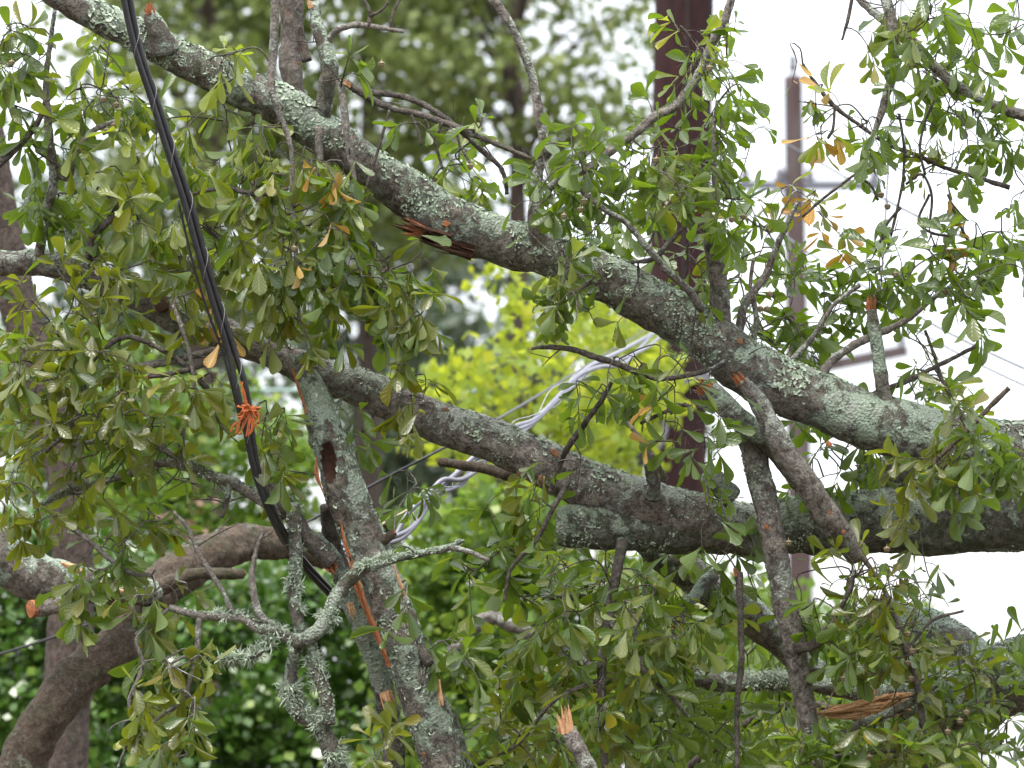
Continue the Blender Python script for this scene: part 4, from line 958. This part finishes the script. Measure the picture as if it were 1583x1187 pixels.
a.acorns([(180, 163, 9.85), (165, 203, 9.85), (160, 155, 9.85), (18, 98, 9.85), (176, 195, 9.84)])

# b: centre hanging mass
b = LT('drooping leafy branch filling the space between both big limbs at centre left', 470, 300, 9.7)
b.wood('main_stem', [(424, -30, 9.7, 7), (422, 60, 9.7, 6.5), (420, 125, 9.7, 6), (430, 170, 9.7, 5), (448, 228, 9.7, 4), (450, 285, 9.7, 3.5), (455, 350, 9.7, 3), (458, 430, 9.7, 3), (462, 500, 9.7, 3)], 'bark_pale')
b.wood('branch', [(458, -20, 9.95, 9), (462, 40, 9.93, 8), (474, 95, 9.92, 8)], 'bark_d')
b.wood('branch', [(450, -20, 10.05, 15), (448, 60, 10.02, 14), (447, 100, 9.98, 17), (455, 140, 9.95, 14), (462, 165, 9.95, 10)], 'bark_d'); b.cut(462, 98, 9.9, (.3, 0, -1), 5)
b.wood('branch', [(484, 2, 9.88, 8), (492, 50, 9.86, 11), (510, 100, 9.85, 14), (505, 140, 9.86, 12), (495, 190, 9.88, 13)], 'bark_heavy'); b.splinter('splintered_end', 480, 10, 9.86, (-.3, -1, 0), 4, 20, 8, 'wood')
b.wood('branch', [(502, 78, 9.86, 5), (515, 50, 9.84, 5), (545, 39, 9.82, 5), (580, 41, 9.8, 4), (625, 49, 9.8, 3)], 'bark_pale')
b.wood('branch', [(571, 41, 9.8, 3), (570, 15, 9.8, 2.5), (560, -5, 9.8, 2)], 'bark_d'); b.wood('branch', [(604, 44, 9.8, 3), (608, 20, 9.8, 2.5), (620, -5, 9.8, 2)], 'bark_d')
b.wood('branch', [(573, 25, 9.8, 3), (592, 14, 9.8, 2), (600, 2, 9.8, 2)], 'bark_d')
b.wood('branch', [(525, 125, 9.8, 6), (533, 180, 9.78, 6), (540, 235, 9.78, 5), (552, 300, 9.78, 3.5), (568, 368, 9.78, 2)], 'bark_pale')
b.wood('branch', [(495, 195, 9.8, 7), (493, 225, 9.8, 6), (496, 250, 9.8, 5)], 'bark_pale')
b.wood('branch', [(300, 300, 9.75, 3), (350, 290, 9.75, 4), (400, 300, 9.72, 4), (445, 290, 9.7, 3)], 'bark_d')
b.wood('branch', [(535, 128, 9.8, 6), (560, 145, 9.8, 5.5), (600, 165, 9.8, 5), (660, 182, 9.8, 5), (720, 202, 9.8, 5), (780, 228, 9.8, 4), (822, 245, 9.8, 3)], 'bark_d'); b.splinter('splintered_end', 540, 130, 9.79, (-.9, -.4, -.2), 5, 16, 10, 'wood')
b.wood('branch', [(545, 138, 9.83, 5), (610, 146, 9.83, 5), (650, 160, 9.83, 4.5), (700, 192, 9.82, 4.5), (745, 232, 9.82, 4), (775, 262, 9.82, 3.5), (783, 300, 9.82, 3)], 'bark_d')
for pts in ([(602, 170), (590, 210), (574, 265), (562, 300)], [(656, 184), (672, 220), (684, 262)], [(705, 204), (712, 225), (728, 255)], [(684, 190), (676, 205), (666, 218)], [(635, 178), (645, 200), (650, 225)]):
    b.wood('branch', [(x, y, 9.79, 2.2) for x, y in pts], 'bark_d')
b.spray([(530, 120, 9.75), (537, 95, 9.72), (540, 85, 9.7)], 2, 44, 0, k=(4, 5)); b.spray([(650, 190, 9.78), (630, 190, 9.75), (613, 195, 9.74)], 2, 44, 0, k=(5, 6)); b.spray([(728, 205, 9.8), (742, 195, 9.78), (746, 178, 9.78)], 2, 40, 0, k=(3, 4))
b.fill(335, 115, 25, 40, 3, 80, 9.6, 9.75, 50, (4, 2), droop=.65, spread=24); b.fill(300, 225, 60, 50, 8, 70, 9.65, 9.95, 60, (2, 2, 0), droop=.65, spread=24); b.fill(410, 225, 45, 50, 6, 80, 9.6, 9.9, 60, (4, 0, 2), droop=.65, spread=24)
b.fill(440, 300, 70, 60, 15, 90, 9.55, 9.95, 65, (4, 0, 4, 1), droop=.65, spread=24); b.fill(350, 300, 60, 50, 7, 80, 9.65, 9.95, 60, (2, 0), droop=.65, spread=24); b.fill(535, 325, 50, 60, 11, 90, 9.6, 9.95, 65, (0, 0, 4), droop=.65, spread=24)
b.fill(400, 390, 70, 60, 14, 90, 9.6, 10.0, 65, (4, 0, 1), droop=.65, spread=24); b.fill(510, 410, 80, 60, 17, 90, 9.6, 10.0, 65, (0, 0, 1), droop=.65, spread=24); b.fill(595, 415, 50, 50, 11, 90, 9.65, 9.95, 65, (0, 0, 1), droop=.65, spread=24)
b.fill(300, 380, 60, 45, 8, 80, 9.7, 10.0, 60, (4, 2, 0), droop=.65, spread=24); b.fill(220, 390, 70, 40, 7, 60, 9.75, 10.0, 60, (4, 2, 0), droop=.65, spread=24)
b.fill(550, 480, 70, 45, 11, 90, 9.65, 9.95, 65, (1, 0), droop=.65, spread=24); b.fill(625, 500, 40, 60, 9, 90, 9.6, 9.85, 65, (1, 0), droop=.65, spread=24); b.fill(440, 470, 45, 50, 7, 90, 9.65, 9.95, 60, (0, 4, 1), droop=.65, spread=24)
b.fill(632, 590, 38, 45, 7, 92, 9.55, 9.8, 60, 1, droop=.65, spread=24); b.fill(650, 630, 25, 22, 4, 92, 9.55, 9.75, 50, 1, droop=.65, spread=24); b.fill(520, 530, 50, 25, 4, 80, 9.65, 9.9, 55, (0, 1), droop=.65, spread=24)
b.spray([(505, 250, 9.65), (515, 275, 9.63), (520, 290, 9.62)], 2, 40, 3, k=(3, 4)); b.spray([(455, 390, 9.6), (458, 405, 9.6), (462, 415, 9.6)], 1, 30, 3, k=(2, 3))
b.spray([(470, 320, 9.65), (500, 330, 9.63), (512, 345, 9.62)], 2, 42, (3, 1), k=(3, 4))
b.fill(730, 272, 55, 22, 7, 30, 9.98, 10.15, 50, (0, 4)); b.acorns([(590, 100, 9.8), (727, 258, 9.78), (455, 385, 9.6)])

# c: leaves around the left half of the middle limb and olive mass
c = LT('big olive-leaved oak branch spread across the left side below the middle limb', 160, 560, 9.75, 'bark_d')
c.wood('main_stem', [(330, 610, 9.8, 5), (280, 560, 9.8, 4), (200, 520, 9.8, 4), (140, 560, 9.78, 4), (120, 640, 9.76, 4), (70, 700, 9.76, 3)], 'bark_d')
c.wood('branch', [(195, 571, 9.82, 6), (240, 563, 9.82, 6), (285, 553, 9.82, 6), (340, 540, 9.84, 5)], 'bark_pale')
c.wood('branch', [(228, 584, 9.74, 4), (265, 578, 9.74, 4), (310, 565, 9.76, 4), (345, 545, 9.78, 4)], 'bark_d'); c.cut(226, 583, 9.735, (-.6, -.3, -1), 5)
c.wood('branch', [(268, 472, 9.75, 3), (282, 510, 9.74, 3.5), (295, 555, 9.74, 3.5), (302, 600, 9.75, 3), (299, 650, 9.75, 3)], 'bark_pale')
c.wood('branch', [(110, 690, 9.8, 3), (150, 680, 9.8, 4), (190, 675, 9.8, 3), (235, 690, 9.82, 4)], 'bark_pale')
for args in ((60, 500, 60, 50, 9), (140, 520, 70, 50, 12), (50, 580, 55, 60, 11), (140, 600, 70, 60, 15), (60, 670, 60, 50, 11), (160, 680, 60, 45, 9), (215, 610, 55, 60, 9), (40, 750, 45, 45, 7), (270, 690, 55, 50, 5), (110, 450, 80, 30, 7)):
    cx, cy, rx, ry, n = args; c.fill(cx, cy, rx, ry, n, rnd.choice((70, 90, 110, 140)), 9.6, 10.0, 60, (1, 1, 1, 0), 43, .28)
c.fill(190, 420, 90, 30, 8, 60, 9.7, 10.0, 60, (4, 1, 0)); c.fill(300, 450, 50, 40, 5, 100, 9.7, 9.95, 60, (1, 4)); c.fill(310, 580, 35, 60, 5, 95, 9.65, 9.9, 60, (1, 4))
c.fill(330, 490, 30, 30, 3, 90, 9.7, 9.9, 50, (1, 3)); c.fill(420, 700, 30, 60, 4, 90, 9.65, 9.8, 55, (0, 1)); c.fill(420, 620, 45, 60, 5, 90, 9.7, 9.9, 55, (0, 4))
c.fill(60, 810, 50, 30, 3, 80, 9.7, 9.9, 55, 1); c.fill(140, 780, 40, 30, 3, 80, 9.7, 9.9, 55, (1, 2))

# d: sprigs at lower left
d = LT('single leafy sprig hanging in front of the sawn limb at lower left', 200, 880, 9.8, 'bark_pale')
d.wood('main_stem', [(90, 802, 9.8, 4), (130, 830, 9.8, 4), (165, 860, 9.8, 4), (200, 885, 9.8, 4), (235, 890, 9.8, 3)], 'bark_pale')
d.fill(230, 825, 40, 30, 5, 60, 9.7, 9.9, 50, (0, 1), 46); d.fill(190, 880, 65, 40, 9, 90, 9.7, 9.95, 55, (0, 0, 4), 46); d.fill(150, 930, 60, 35, 6, 110, 9.7, 9.9, 55, (0, 4), 46); d.fill(230, 930, 45, 40, 5, 80, 9.7, 9.9, 55, (0, 1), 46)
d.fill(200, 990, 40, 30, 2, 90, 9.7, 9.9, 50, (0,), 46)
d2 = LT('olive leafy sprig dangling low at left in front of the dark shrub', 250, 1080, 9.72, 'bark_pale')
d2.wood('main_stem', [(262, 940, 9.72, 3), (212, 985, 9.72, 3), (220, 1030, 9.72, 3), (200, 1080, 9.72, 3), (205, 1120, 9.72, 2.5), (182, 1187, 9.72, 2)], 'bark_pale')
d2.fill(250, 1050, 50, 25, 5, 80, 9.65, 9.8, 50, (1, 4), 42); d2.fill(225, 1115, 45, 35, 8, 90, 9.62, 9.8, 50, (2, 1), 42); d2.fill(275, 1125, 40, 40, 7, 95, 9.62, 9.8, 50, (1, 0), 44)

# e: sprigs on the split stem
for T_, f_ in ((E, [(550, 1170, 45, 25, 4, 270, 9.55, 9.7, 1), (610, 955, 25, 25, 2, 95, 9.6, 9.7, 0), (700, 1010, 40, 40, 5, 60, 9.65, 9.85, 0), (690, 1050, 50, 30, 3, 70, 9.65, 9.85, 0), (640, 740, 50, 40, 3, 90, 9.8, 9.95, 0), (560, 660, 40, 30, 3, 80, 9.75, 9.9, 0)]),):
    for cx, cy, rx, ry, n, an, d0, d1, tn in f_: T_.fill(cx, cy, rx, ry, n, an, d0, d1, 50, tn)
B.twigmat = 'bark_d'
B.wood('branch', [(880, 745, 10.0, 4), (862, 775, 9.95, 4), (845, 805, 9.95, 4), (825, 840, 9.95, 3.5), (790, 880, 9.95, 3), (780, 930, 9.95, 2.5)], 'bark_d')
B.wood('branch', [(945, 590, 9.85, 3), (928, 620, 9.85, 4), (905, 655, 9.88, 4.5), (880, 690, 9.92, 5), (868, 715, 9.98, 4), (850, 760, 10.0, 4)], 'bark_d')
B.fill(860, 735, 35, 30, 3, 90, 9.85, 10.0, 50, (0, 1)); B.fill(790, 780, 50, 40, 6, 80, 9.9, 10.1, 55, (0, 1)); B.fill(800, 860, 50, 60, 7, 80, 9.9, 10.2, 55, 0); B.fill(760, 900, 50, 50, 5, 80, 10, 10.3, 55, (0, 2)); B.fill(900, 640, 30, 30, 2, 110, 9.85, 9.95, 50, 0)
B.fill(830, 950, 50, 40, 5, 80, 9.9, 10.3, 55, (0, 4))

# f: branch right of centre
f = LT('leafy oak branch with a bare grey elbow in front of the dark utility pole', 1020, 280, 9.7)
f.wood('main_stem', [(1140, -30, 9.72, 6), (1122, 25, 9.7, 6.5), (1104, 62, 9.7, 7), (1085, 105, 9.7, 7), (1060, 142, 9.7, 7), (1040, 168, 9.7, 7), (1015, 180, 9.7, 7), (990, 198, 9.7, 7), (950, 228, 9.7, 7), (915, 255, 9.7, 7), (880, 272, 9.7, 7), (850, 290, 9.72, 6)], 'bark_m')
f.wood('branch', [(878, 275, 9.7, 4), (905, 300, 9.7, 4.5), (935, 325, 9.7, 4.5), (968, 345, 9.7, 5), (1000, 385, 9.7, 5.5), (1030, 415, 9.72, 6), (1065, 445, 9.76, 6), (1086, 478, 9.82, 7)], 'bark_m')
f.wood('branch', [(1105, 180, 9.7, 3), (1104, 230, 9.7, 3.5), (1105, 300, 9.72, 4), (1108, 330, 9.75, 4)], 'bark_pale'); f.wood('branch', [(1130, 0, 9.68, 2), (1124, 50, 9.68, 2), (1124, 90, 9.68, 1.5)], 'bark_d')
f.wood('branch', [(975, 405, 9.7, 3), (1010, 400, 9.72, 4), (1040, 370, 9.73, 4), (1070, 340, 9.75, 3)], 'bark_d')
for cx, cy, rx, ry, n, an, tn in ((1075, 110, 48, 55, 11, 80, (0, 2)), (1080, 160, 50, 40, 8, 100, 0), (1000, 180, 25, 35, 5, 270, 0), (1130, 160, 30, 40, 4, 70, 0), (870, 240, 50, 35, 8, 300, 0), (940, 290, 60, 50, 10, 60, 0), (1010, 260, 45, 60, 12, 80, (0, 0, 4)),
                                  (1085, 250, 60, 60, 15, 80, (0, 0, 4)), (1140, 290, 30, 70, 7, 80, 0), (870, 330, 50, 50, 9, 80, 0), (950, 350, 60, 40, 11, 80, 0), (1040, 340, 60, 50, 12, 70, (0, 0, 1)), (1055, 390, 45, 40, 6, 60, 0), (895, 425, 50, 40, 8, 90, (0, 4)), (880, 470, 40, 35, 5, 95, 0), (955, 460, 20, 30, 2, 95, (0, 4))):
    bk = .45 if cy in (350, 340, 390) else 0
    f.fill(cx, cy, rx, ry, n, an, 9.5 + bk, 9.9 + bk, 58, tn, 42)
f.fill(1122, 60, 14, 40, 3, 90, 9.65, 9.7, 30, 0, 22); f.acorns([(1097, 106, 9.6), (1015, 248, 9.6), (1086, 290, 9.6), (903, 312, 9.62), (897, 325, 9.62), (1131, 340, 9.6), (1149, 336, 9.6), (872, 335, 9.62)])

# g: twigs under the upper limb in front of pole
g = LT('thin thorny twig with hanging leaves below the upper limb beside the silver cables', 980, 600, 9.8)
g.wood('main_stem', [(822, 540, 9.8, 2.5), (850, 536, 9.8, 4), (885, 540, 9.8, 4.5), (920, 552, 9.8, 5), (955, 562, 9.8, 5), (985, 575, 9.82, 5), (1020, 585, 9.82, 4), (1070, 578, 9.84, 4), (1105, 568, 9.86, 4), (1128, 552, 9.9, 4)], 'bark_d')
g.splinter('splintered_end', 824, 540, 9.8, (-1, .05, 0), 2, 10, 5, 'wood')
g.wood('branch', [(1035, 640, 9.85, 3), (1060, 625, 9.85, 3), (1000, 650, 9.85, 3), (990, 655, 9.85, 2)], 'bark_d'); g.wood('branch', [(970, 650, 9.8, 2.5), (990, 680, 9.8, 4), (1015, 715, 9.82, 4.5), (1030, 740, 9.9, 5)], 'bark_pale')
g.wood('branch', [(1010, 770, 10.0, 11), (1012, 745, 9.98, 11), (1003, 715, 9.96, 9), (1000, 690, 9.95, 6)], 'bark_heavy'); g.wood('branch', [(1130, 770, 9.98, 18), (1105, 745, 9.96, 17), (1092, 735, 9.95, 14)], 'bark_heavy')
for cx, cy, rx, ry, n, an, tn in ((960, 590, 30, 25, 4, 110, 0), (1030, 600, 60, 35, 9, 90, (0, 0, 4)), (1060, 640, 50, 40, 6, 90, 0), (1040, 545, 40, 30, 3, 90, (0, 4)), (1000, 660, 40, 30, 2, 90, (1, 3)), (1090, 690, 40, 35, 4, 90, 0), (1070, 720, 40, 30, 3, 60, 0), (1085, 480, 25, 25, 2, 60, (0, 4)), (1110, 790, 30, 40, 4, 95, 0), (1090, 650, 30, 25, 1, 90, 0)):
    g.fill(cx, cy, rx, ry, n, an, 9.65, 9.9, 55, tn, 42)

# h: sprays over the upper limb on the right, against sky
h = LT('leafy oak sprays standing on top of the upper limb against white sky', 1240, 480, 9.95, 'bark_m')
h.wood('main_stem', [(1140, 520, 9.95, 8), (1150, 470, 9.95, 6), (1180, 430, 9.95, 6), (1200, 380, 9.95, 5), (1222, 335, 9.95, 4), (1235, 310, 9.95, 3)], 'bark_m')
h.wood('branch', [(1268, 590, 9.95, 7), (1285, 560, 9.95, 7), (1315, 537, 9.95, 6.5), (1360, 515, 9.95, 6), (1400, 495, 9.95, 5), (1450, 455, 9.95, 4), (1490, 430, 9.95, 3)], 'bark_pale')
h.wood('branch', [(1210, 570, 9.96, 5), (1235, 545, 9.96, 5), (1262, 515, 9.96, 4), (1290, 470, 9.96, 3), (1330, 440, 9.96, 3)], 'bark_m')
h.wood('branch', [(1165, 400, 9.97, 3), (1160, 440, 9.97, 3), (1168, 490, 9.97, 3), (1165, 535, 9.97, 3)], 'bark_m'); h.wood('branch', [(1310, 632, 9.97, 6), (1345, 612, 9.97, 5), (1400, 590, 9.97, 4), (1455, 562, 9.97, 3.5), (1510, 535, 9.97, 3)], 'bark_d')
h.wood('branch', [(1500, 670, 9.9, 4), (1480, 630, 9.9, 3.5), (1460, 595, 9.9, 3), (1445, 550, 9.9, 2.5), (1430, 510, 9.9, 2)], 'bark_d')
for cx, cy, rx, ry, n, an, tn, L in ((1160, 370, 35, 40, 5, 280, 0, 44), (1150, 470, 35, 50, 5, 290, 0, 42), (1230, 440, 50, 40, 7, 20, 0, 42), (1260, 480, 55, 50, 8, 330, 0, 42), (1220, 540, 50, 40, 8, 60, 0, 40), (1290, 540, 30, 40, 4, 280, 0, 38), (1310, 440, 45, 35, 5, 310, 0, 42), (1360, 420, 45, 35, 5, 300, 0, 42), (1370, 455, 35, 25, 3, 20, 0, 40),
                                     (1260, 600, 40, 30, 4, 300, 0, 38), (1430, 590, 50, 40, 4, 60, 0, 36), (1440, 630, 40, 30, 3, 60, 0, 36), (1425, 525, 30, 25, 2, 80, 0, 34), (1470, 600, 40, 30, 3, 90, 0, 36), (1230, 330, 35, 25, 4, 100, (3, 1, 4), 38), (1290, 370, 12, 20, 1, 90, (1, 3), 34)):
    h.fill(cx, cy, rx, ry, n, an, 10.02, 10.3, 55, tn, L, .1, k=(3, 6))
h.acorns([(1190, 455, 9.85), (1186, 478, 9.85), (1175, 478, 9.85), (1384, 425, 9.85), (1482, 440, 9.85), (1462, 452, 9.85)])

# i: hanging branch at upper right (another limb)
i_ = LT('thin drooping branch with dark lobed leaves hanging in from the upper right corner', 1400, 150, 10.0, 'bark_d')
i_.wood('main_stem', [(1310, -20, 10.05, 4.9), (1345, 12, 10.05, 6.3), (1375, 35, 10.02, 7.7), (1400, 55, 10.0, 9.1), (1425, 82, 10.0, 9.8), (1455, 110, 10.0, 8.4), (1510, 150, 10.0, 8.4), (1640, 200, 10.0, 9.8)], 'bark_m')
i_.wood('branch', [(1366, -20, 9.95, 9), (1376, 20, 9.93, 9), (1380, 70, 9.92, 8), (1376, 120, 9.92, 7), (1362, 170, 9.92, 6), (1348, 210, 9.92, 4), (1335, 245, 9.92, 2.5)], 'bark_m')
i_.wood('branch', [(1242, 100, 9.98, 2.5), (1262, 130, 9.98, 3), (1290, 165, 9.98, 3.5), (1330, 195, 9.98, 3), (1370, 222, 9.98, 3.5), (1420, 242, 9.98, 3.5), (1470, 262, 9.98, 3), (1560, 290, 9.98, 4)], 'bark_d')
i_.wood('branch', [(1318, -10, 9.9, 3), (1310, 30, 9.9, 3), (1302, 62, 9.9, 2)], 'bark_d')
for pts in ([(1390, 175), (1397, 230), (1395, 280), (1385, 330), (1372, 385)], [(1445, 155), (1430, 190), (1422, 230), (1430, 270)], [(1330, 262), (1300, 285), (1268, 310), (1240, 335)], [(1465, 300), (1480, 340), (1500, 380)], [(1400, 285), (1425, 270), (1440, 300), (1438, 340)], [(1290, 168), (1288, 200), (1280, 215)], [(1392, 320), (1372, 345), (1360, 375)], [(1437, 300), (1420, 340), (1440, 360), (1470, 365)], [(1320, 270), (1345, 285), (1358, 310)]):
    i_.wood('branch', [(x, y, 9.95, 2.2) for x, y in pts], 'bark_d')
for cx, cy, rx, ry, n, an, tn, L in ((1460, 40, 55, 45, 8, 100, 0, 44), (1480, 100, 40, 50, 6, 90, 0, 44), (1400, 40, 30, 40, 4, 90, (0, 4), 44), (1420, 120, 35, 30, 4, 100, 0, 44), (1335, 225, 30, 25, 4, 90, 0, 44), (1375, 190, 20, 25, 3, 90, 0, 40), (1440, 160, 35, 30, 5, 90, 0, 42), (1490, 180, 30, 40, 4, 90, 0, 42), (1275, 220, 22, 30, 5, 95, (3, 2, 1), 42), (1232, 118, 22, 25, 3, 80, (1, 3), 34), (1265, 140, 12, 15, 1, 60, 0, 32), (1440, 240, 35, 20, 3, 100, (2, 4, 1), 36), (1385, 270, 40, 20, 2, 60, 0, 30), (1480, 245, 30, 30, 3, 80, 0, 38),
                                     (1440, 390, 60, 30, 6, 280, 0, 42), (1480, 420, 50, 35, 7, 300, 0, 42), (1455, 362, 30, 12, 2, 340, 3, 36), (1550, 90, 60, 90, 8, 90, 0, 44), (1560, 250, 50, 60, 6, 90, 0, 42), (1560, 400, 50, 60, 8, 60, 0, 44), (1340, 75, 10, 10, 1, 80, 4, 30), (1490, 490, 20, 30, 2, 90, 0, 46)):
    i_.fill(cx, cy, rx, ry, n, an, 9.75, 10.15, 55, tn, L, .35, k=(3, 6))
i_.acorns([(1415, 100, 9.85), (1408, 102, 9.85), (1372, 320, 9.9), (1362, 302, 9.9)])

# j: leaves in front of the log at right
j = LT('dark leafy sprig close in front of the log at the right edge', 1440, 700, 9.6, 'bark_b')
j.wood('main_stem', [(1560, 600, 9.6, 4), (1500, 660, 9.6, 4), (1455, 705, 9.6, 3.5), (1420, 735, 9.6, 3), (1385, 770, 9.6, 2.5)], 'bark_b')
for cx, cy, rx, ry, n, an, tn in ((1415, 695, 30, 25, 3, 200, 1), (1465, 695, 35, 40, 6, 100, (1, 0)), (1480, 740, 30, 40, 5, 100, 0), (1400, 765, 25, 25, 3, 110, 1), (1550, 680, 50, 70, 9, 100, 0), (1495, 640, 20, 30, 2, 280, (0, 1))):
    j.fill(cx, cy, rx, ry, n, an, 9.5, 9.75, 55, tn, 48, .3)
C.twigmat = 'bark_d'
for cx, cy, rx, ry, n, an, tn in ((1290, 720, 50, 35, 7, 90, 0), (1240, 770, 30, 30, 2, 90, 0), (1340, 700, 40, 20, 4, 90, 0), (1150, 830, 30, 40, 4, 95, 0), (1050, 860, 30, 30, 3, 80, 0)):
    C.fill(cx, cy, rx, ry, n, an, 10.0, 10.25, 55, tn, 42)
C.fill(1460, 930, 40, 50, 3, 60, 9.9, 10.1, 50, (0, 4), 36)

# k: dense foliage bottom, right of centre
k1 = LT('dense mass of hanging oak leaves on a dark vertical twig at bottom, right of centre', 940, 1000, 10.0)
k1.wood('main_stem', [(962, 835, 10.0, 9), (955, 870, 9.96, 8), (944, 930, 9.95, 7.5), (934, 1000, 9.95, 7), (928, 1070, 9.95, 7), (928, 1130, 9.95, 6), (940, 1220, 9.95, 6)], 'bark_d')
k1.wood('branch', [(945, 960, 9.93, 4), (965, 1000, 9.92, 4), (1000, 1040, 9.92, 4), (1040, 1080, 9.92, 4), (1065, 1110, 9.92, 3)], 'bark_m'); k1.wood('branch', [(972, 940, 9.95, 3), (985, 990, 9.95, 3), (1000, 1040, 9.95, 3), (1030, 1110, 9.95, 3)], 'bark_m')
k1.wood('branch', [(935, 930, 10.1, 4), (890, 922, 10.15, 5), (840, 925, 10.2, 4)], 'bark_d'); k1.wood('branch', [(730, 1187, 10.0, 3), (800, 1150, 9.98, 3), (850, 1090, 9.96, 3), (900, 1060, 9.95, 3), (930, 1050, 9.95, 4)], 'bark_d')
k1.wood('branch', [(1140, 885, 9.9, 6), (1146, 940, 9.88, 5), (1146, 1010, 9.88, 5), (1141, 1080, 9.88, 4.5), (1140, 1150, 9.88, 4), (1142, 1220, 9.88, 4)], 'bark_d'); k1.splinter('splintered_end', 1135, 888, 9.89, (-.4, -.8, -.2), 5, 12, 8, 'wood_r')
for cx, cy, rx, ry, n, an, tn in ((880, 895, 60, 35, 8, 90, (4, 0)), (980, 905, 50, 40, 9, 85, (4, 0, 0)), (900, 960, 70, 50, 13, 90, (0, 0, 1)), (1000, 960, 60, 50, 13, 90, (0, 4)), (860, 1040, 70, 50, 14, 90, (0, 1)), (960, 1040, 60, 50, 13, 90, (0, 1)), (1040, 1030, 50, 50, 9, 90, 0), (800, 1120, 70, 55, 14, 280, (0, 1)), (900, 1130, 70, 50, 12, 80, (0, 1)), (1000, 1130, 60, 50, 13, 80, 0), (1070, 1130, 50, 60, 9, 80, 0), (1060, 960, 35, 50, 6, 85, (0, 2)), (1105, 970, 35, 60, 8, 90, (0, 2)), (1100, 880, 35, 30, 3, 90, 0), (760, 1170, 50, 30, 6, 280, (1, 0)), (1130, 1130, 40, 50, 6, 80, 0)):
    k1.fill(cx, cy, rx, ry, n, an, 9.75, 10.5, 58, tn, 43, .35)
# l: bottom right corner mass
k2 = LT('olive leafy branch with many acorns in front of the torn limb, bottom right', 1380, 1000, 9.8, 'bark_b')
k2.wood('main_stem', [(1335, 860, 9.82, 4), (1370, 920, 9.8, 4), (1395, 990, 9.8, 4.5), (1412, 1040, 9.8, 5), (1425, 1100, 9.8, 5), (1430, 1150, 9.8, 4), (1432, 1220, 9.8, 4)], 'bark_d')
k2.wood('branch', [(1400, 1000, 9.8, 3), (1370, 1010, 9.8, 3), (1340, 1005, 9.8, 3)], 'bark_d'); k2.wood('branch', [(1400, 1010, 9.8, 3), (1440, 960, 9.8, 2.5), (1490, 945, 9.8, 2)], 'bark_d'); k2.wood('branch', [(1430, 1170, 9.8, 3), (1380, 1160, 9.8, 3), (1270, 1170, 9.8, 3), (1240, 1150, 9.8, 2)], 'bark_d')
for cx, cy, rx, ry, n, an, tn in ((1320, 870, 30, 25, 4, 270, (2, 1)), (1350, 920, 45, 40, 8, 90, (1, 0)), (1390, 930, 45, 40, 6, 300, (1, 0)), (1350, 990, 50, 40, 9, 90, (1, 0)), (1310, 1020, 40, 40, 7, 90, 0), (1400, 1010, 40, 40, 6, 90, (1, 4)), (1430, 900, 30, 40, 3, 280, 0), (1380, 1060, 40, 30, 4, 90, (1, 0)), (1260, 940, 40, 40, 4, 90, 0), (1280, 1150, 50, 35, 9, 270, 0), (1360, 1150, 50, 35, 8, 280, (0, 1)), (1430, 1150, 50, 40, 9, 300, (0, 4)), (1490, 1100, 30, 50, 6, 300, 0), (1490, 1010, 25, 30, 3, 250, (0, 1)), (1220, 1160, 40, 30, 6, 280, 0), (1550, 1050, 50, 80, 10, 270, 0), (1550, 1160, 50, 40, 6, 270, 0)):
    k2.fill(cx, cy, rx, ry, n * 1.25, an, 9.6, 10.05, 56, tn, 43, .2)
k2.acorns([(1403, 981, 9.7), (1429, 1024, 9.7), (1403, 1026, 9.7), (1389, 1030, 9.7), (1408, 1050, 9.7), (1305, 1050, 9.75), (1430, 1023, 9.72), (1375, 1170, 9.7), (1344, 1172, 9.7), (1465, 1132, 9.7), (1494, 1102, 9.7), (1219, 840, 9.8), (1371, 850, 9.75), (1484, 1115, 9.7), (1409, 1007, 9.7)])
# m: deeper foliage of the fallen crown
k3 = LT('shaded leaves of the fallen crown deeper behind the leaning branch', 1180, 1050, 11.0)
k3.wood('main_stem', [(1050, 1200, 11.2, 8), (1150, 1120, 11.1, 7), (1250, 1090, 11.0, 6), (1350, 1120, 10.9, 5)], 'bark_d')
for cx, cy, rx, ry, n, an, tn in ((1180, 930, 60, 50, 8, 90, 0), (1170, 1010, 60, 50, 8, 90, 0), (1180, 1100, 60, 50, 8, 90, (0, 2)), (1270, 1080, 60, 60, 9, 90, 0), (1090, 1080, 60, 60, 9, 90, 0), (980, 1000, 90, 90, 12, 90, 0), (860, 1080, 90, 70, 10, 90, 0), (1330, 950, 50, 50, 6, 90, 0), (1200, 1170, 70, 30, 7, 90, 0), (1000, 880, 80, 40, 6, 90, (4, 0))):
    k3.fill(cx, cy, rx, ry, n * 1.3, an, 10.7, 11.6, 60, tn, 40, .35)
A.twigmat = 'bark_d'
A.fill(360, 110, 20, 30, 2, 90, 9.6, 9.75, 45, 4); A.fill(1180, 560, 30, 25, 2, 300, 9.8, 9.9, 50, 0); A.fill(1400, 640, 30, 15, 2, 280, 9.9, 10, 50, 0)

for T_, n_ in ((a, 22), (b, 40), (c, 22), (d, 8), (d2, 8), (f, 26), (g, 12), (h, 30), (i_, 36), (k1, 24), (k2, 22), (H, 10), (G, 10)): T_.twiglets(n_)
for T_ in (A, B, C, E, a, b, c, d, d2, f, g, h, i_, j, k1, k2, k3): T_.finish()
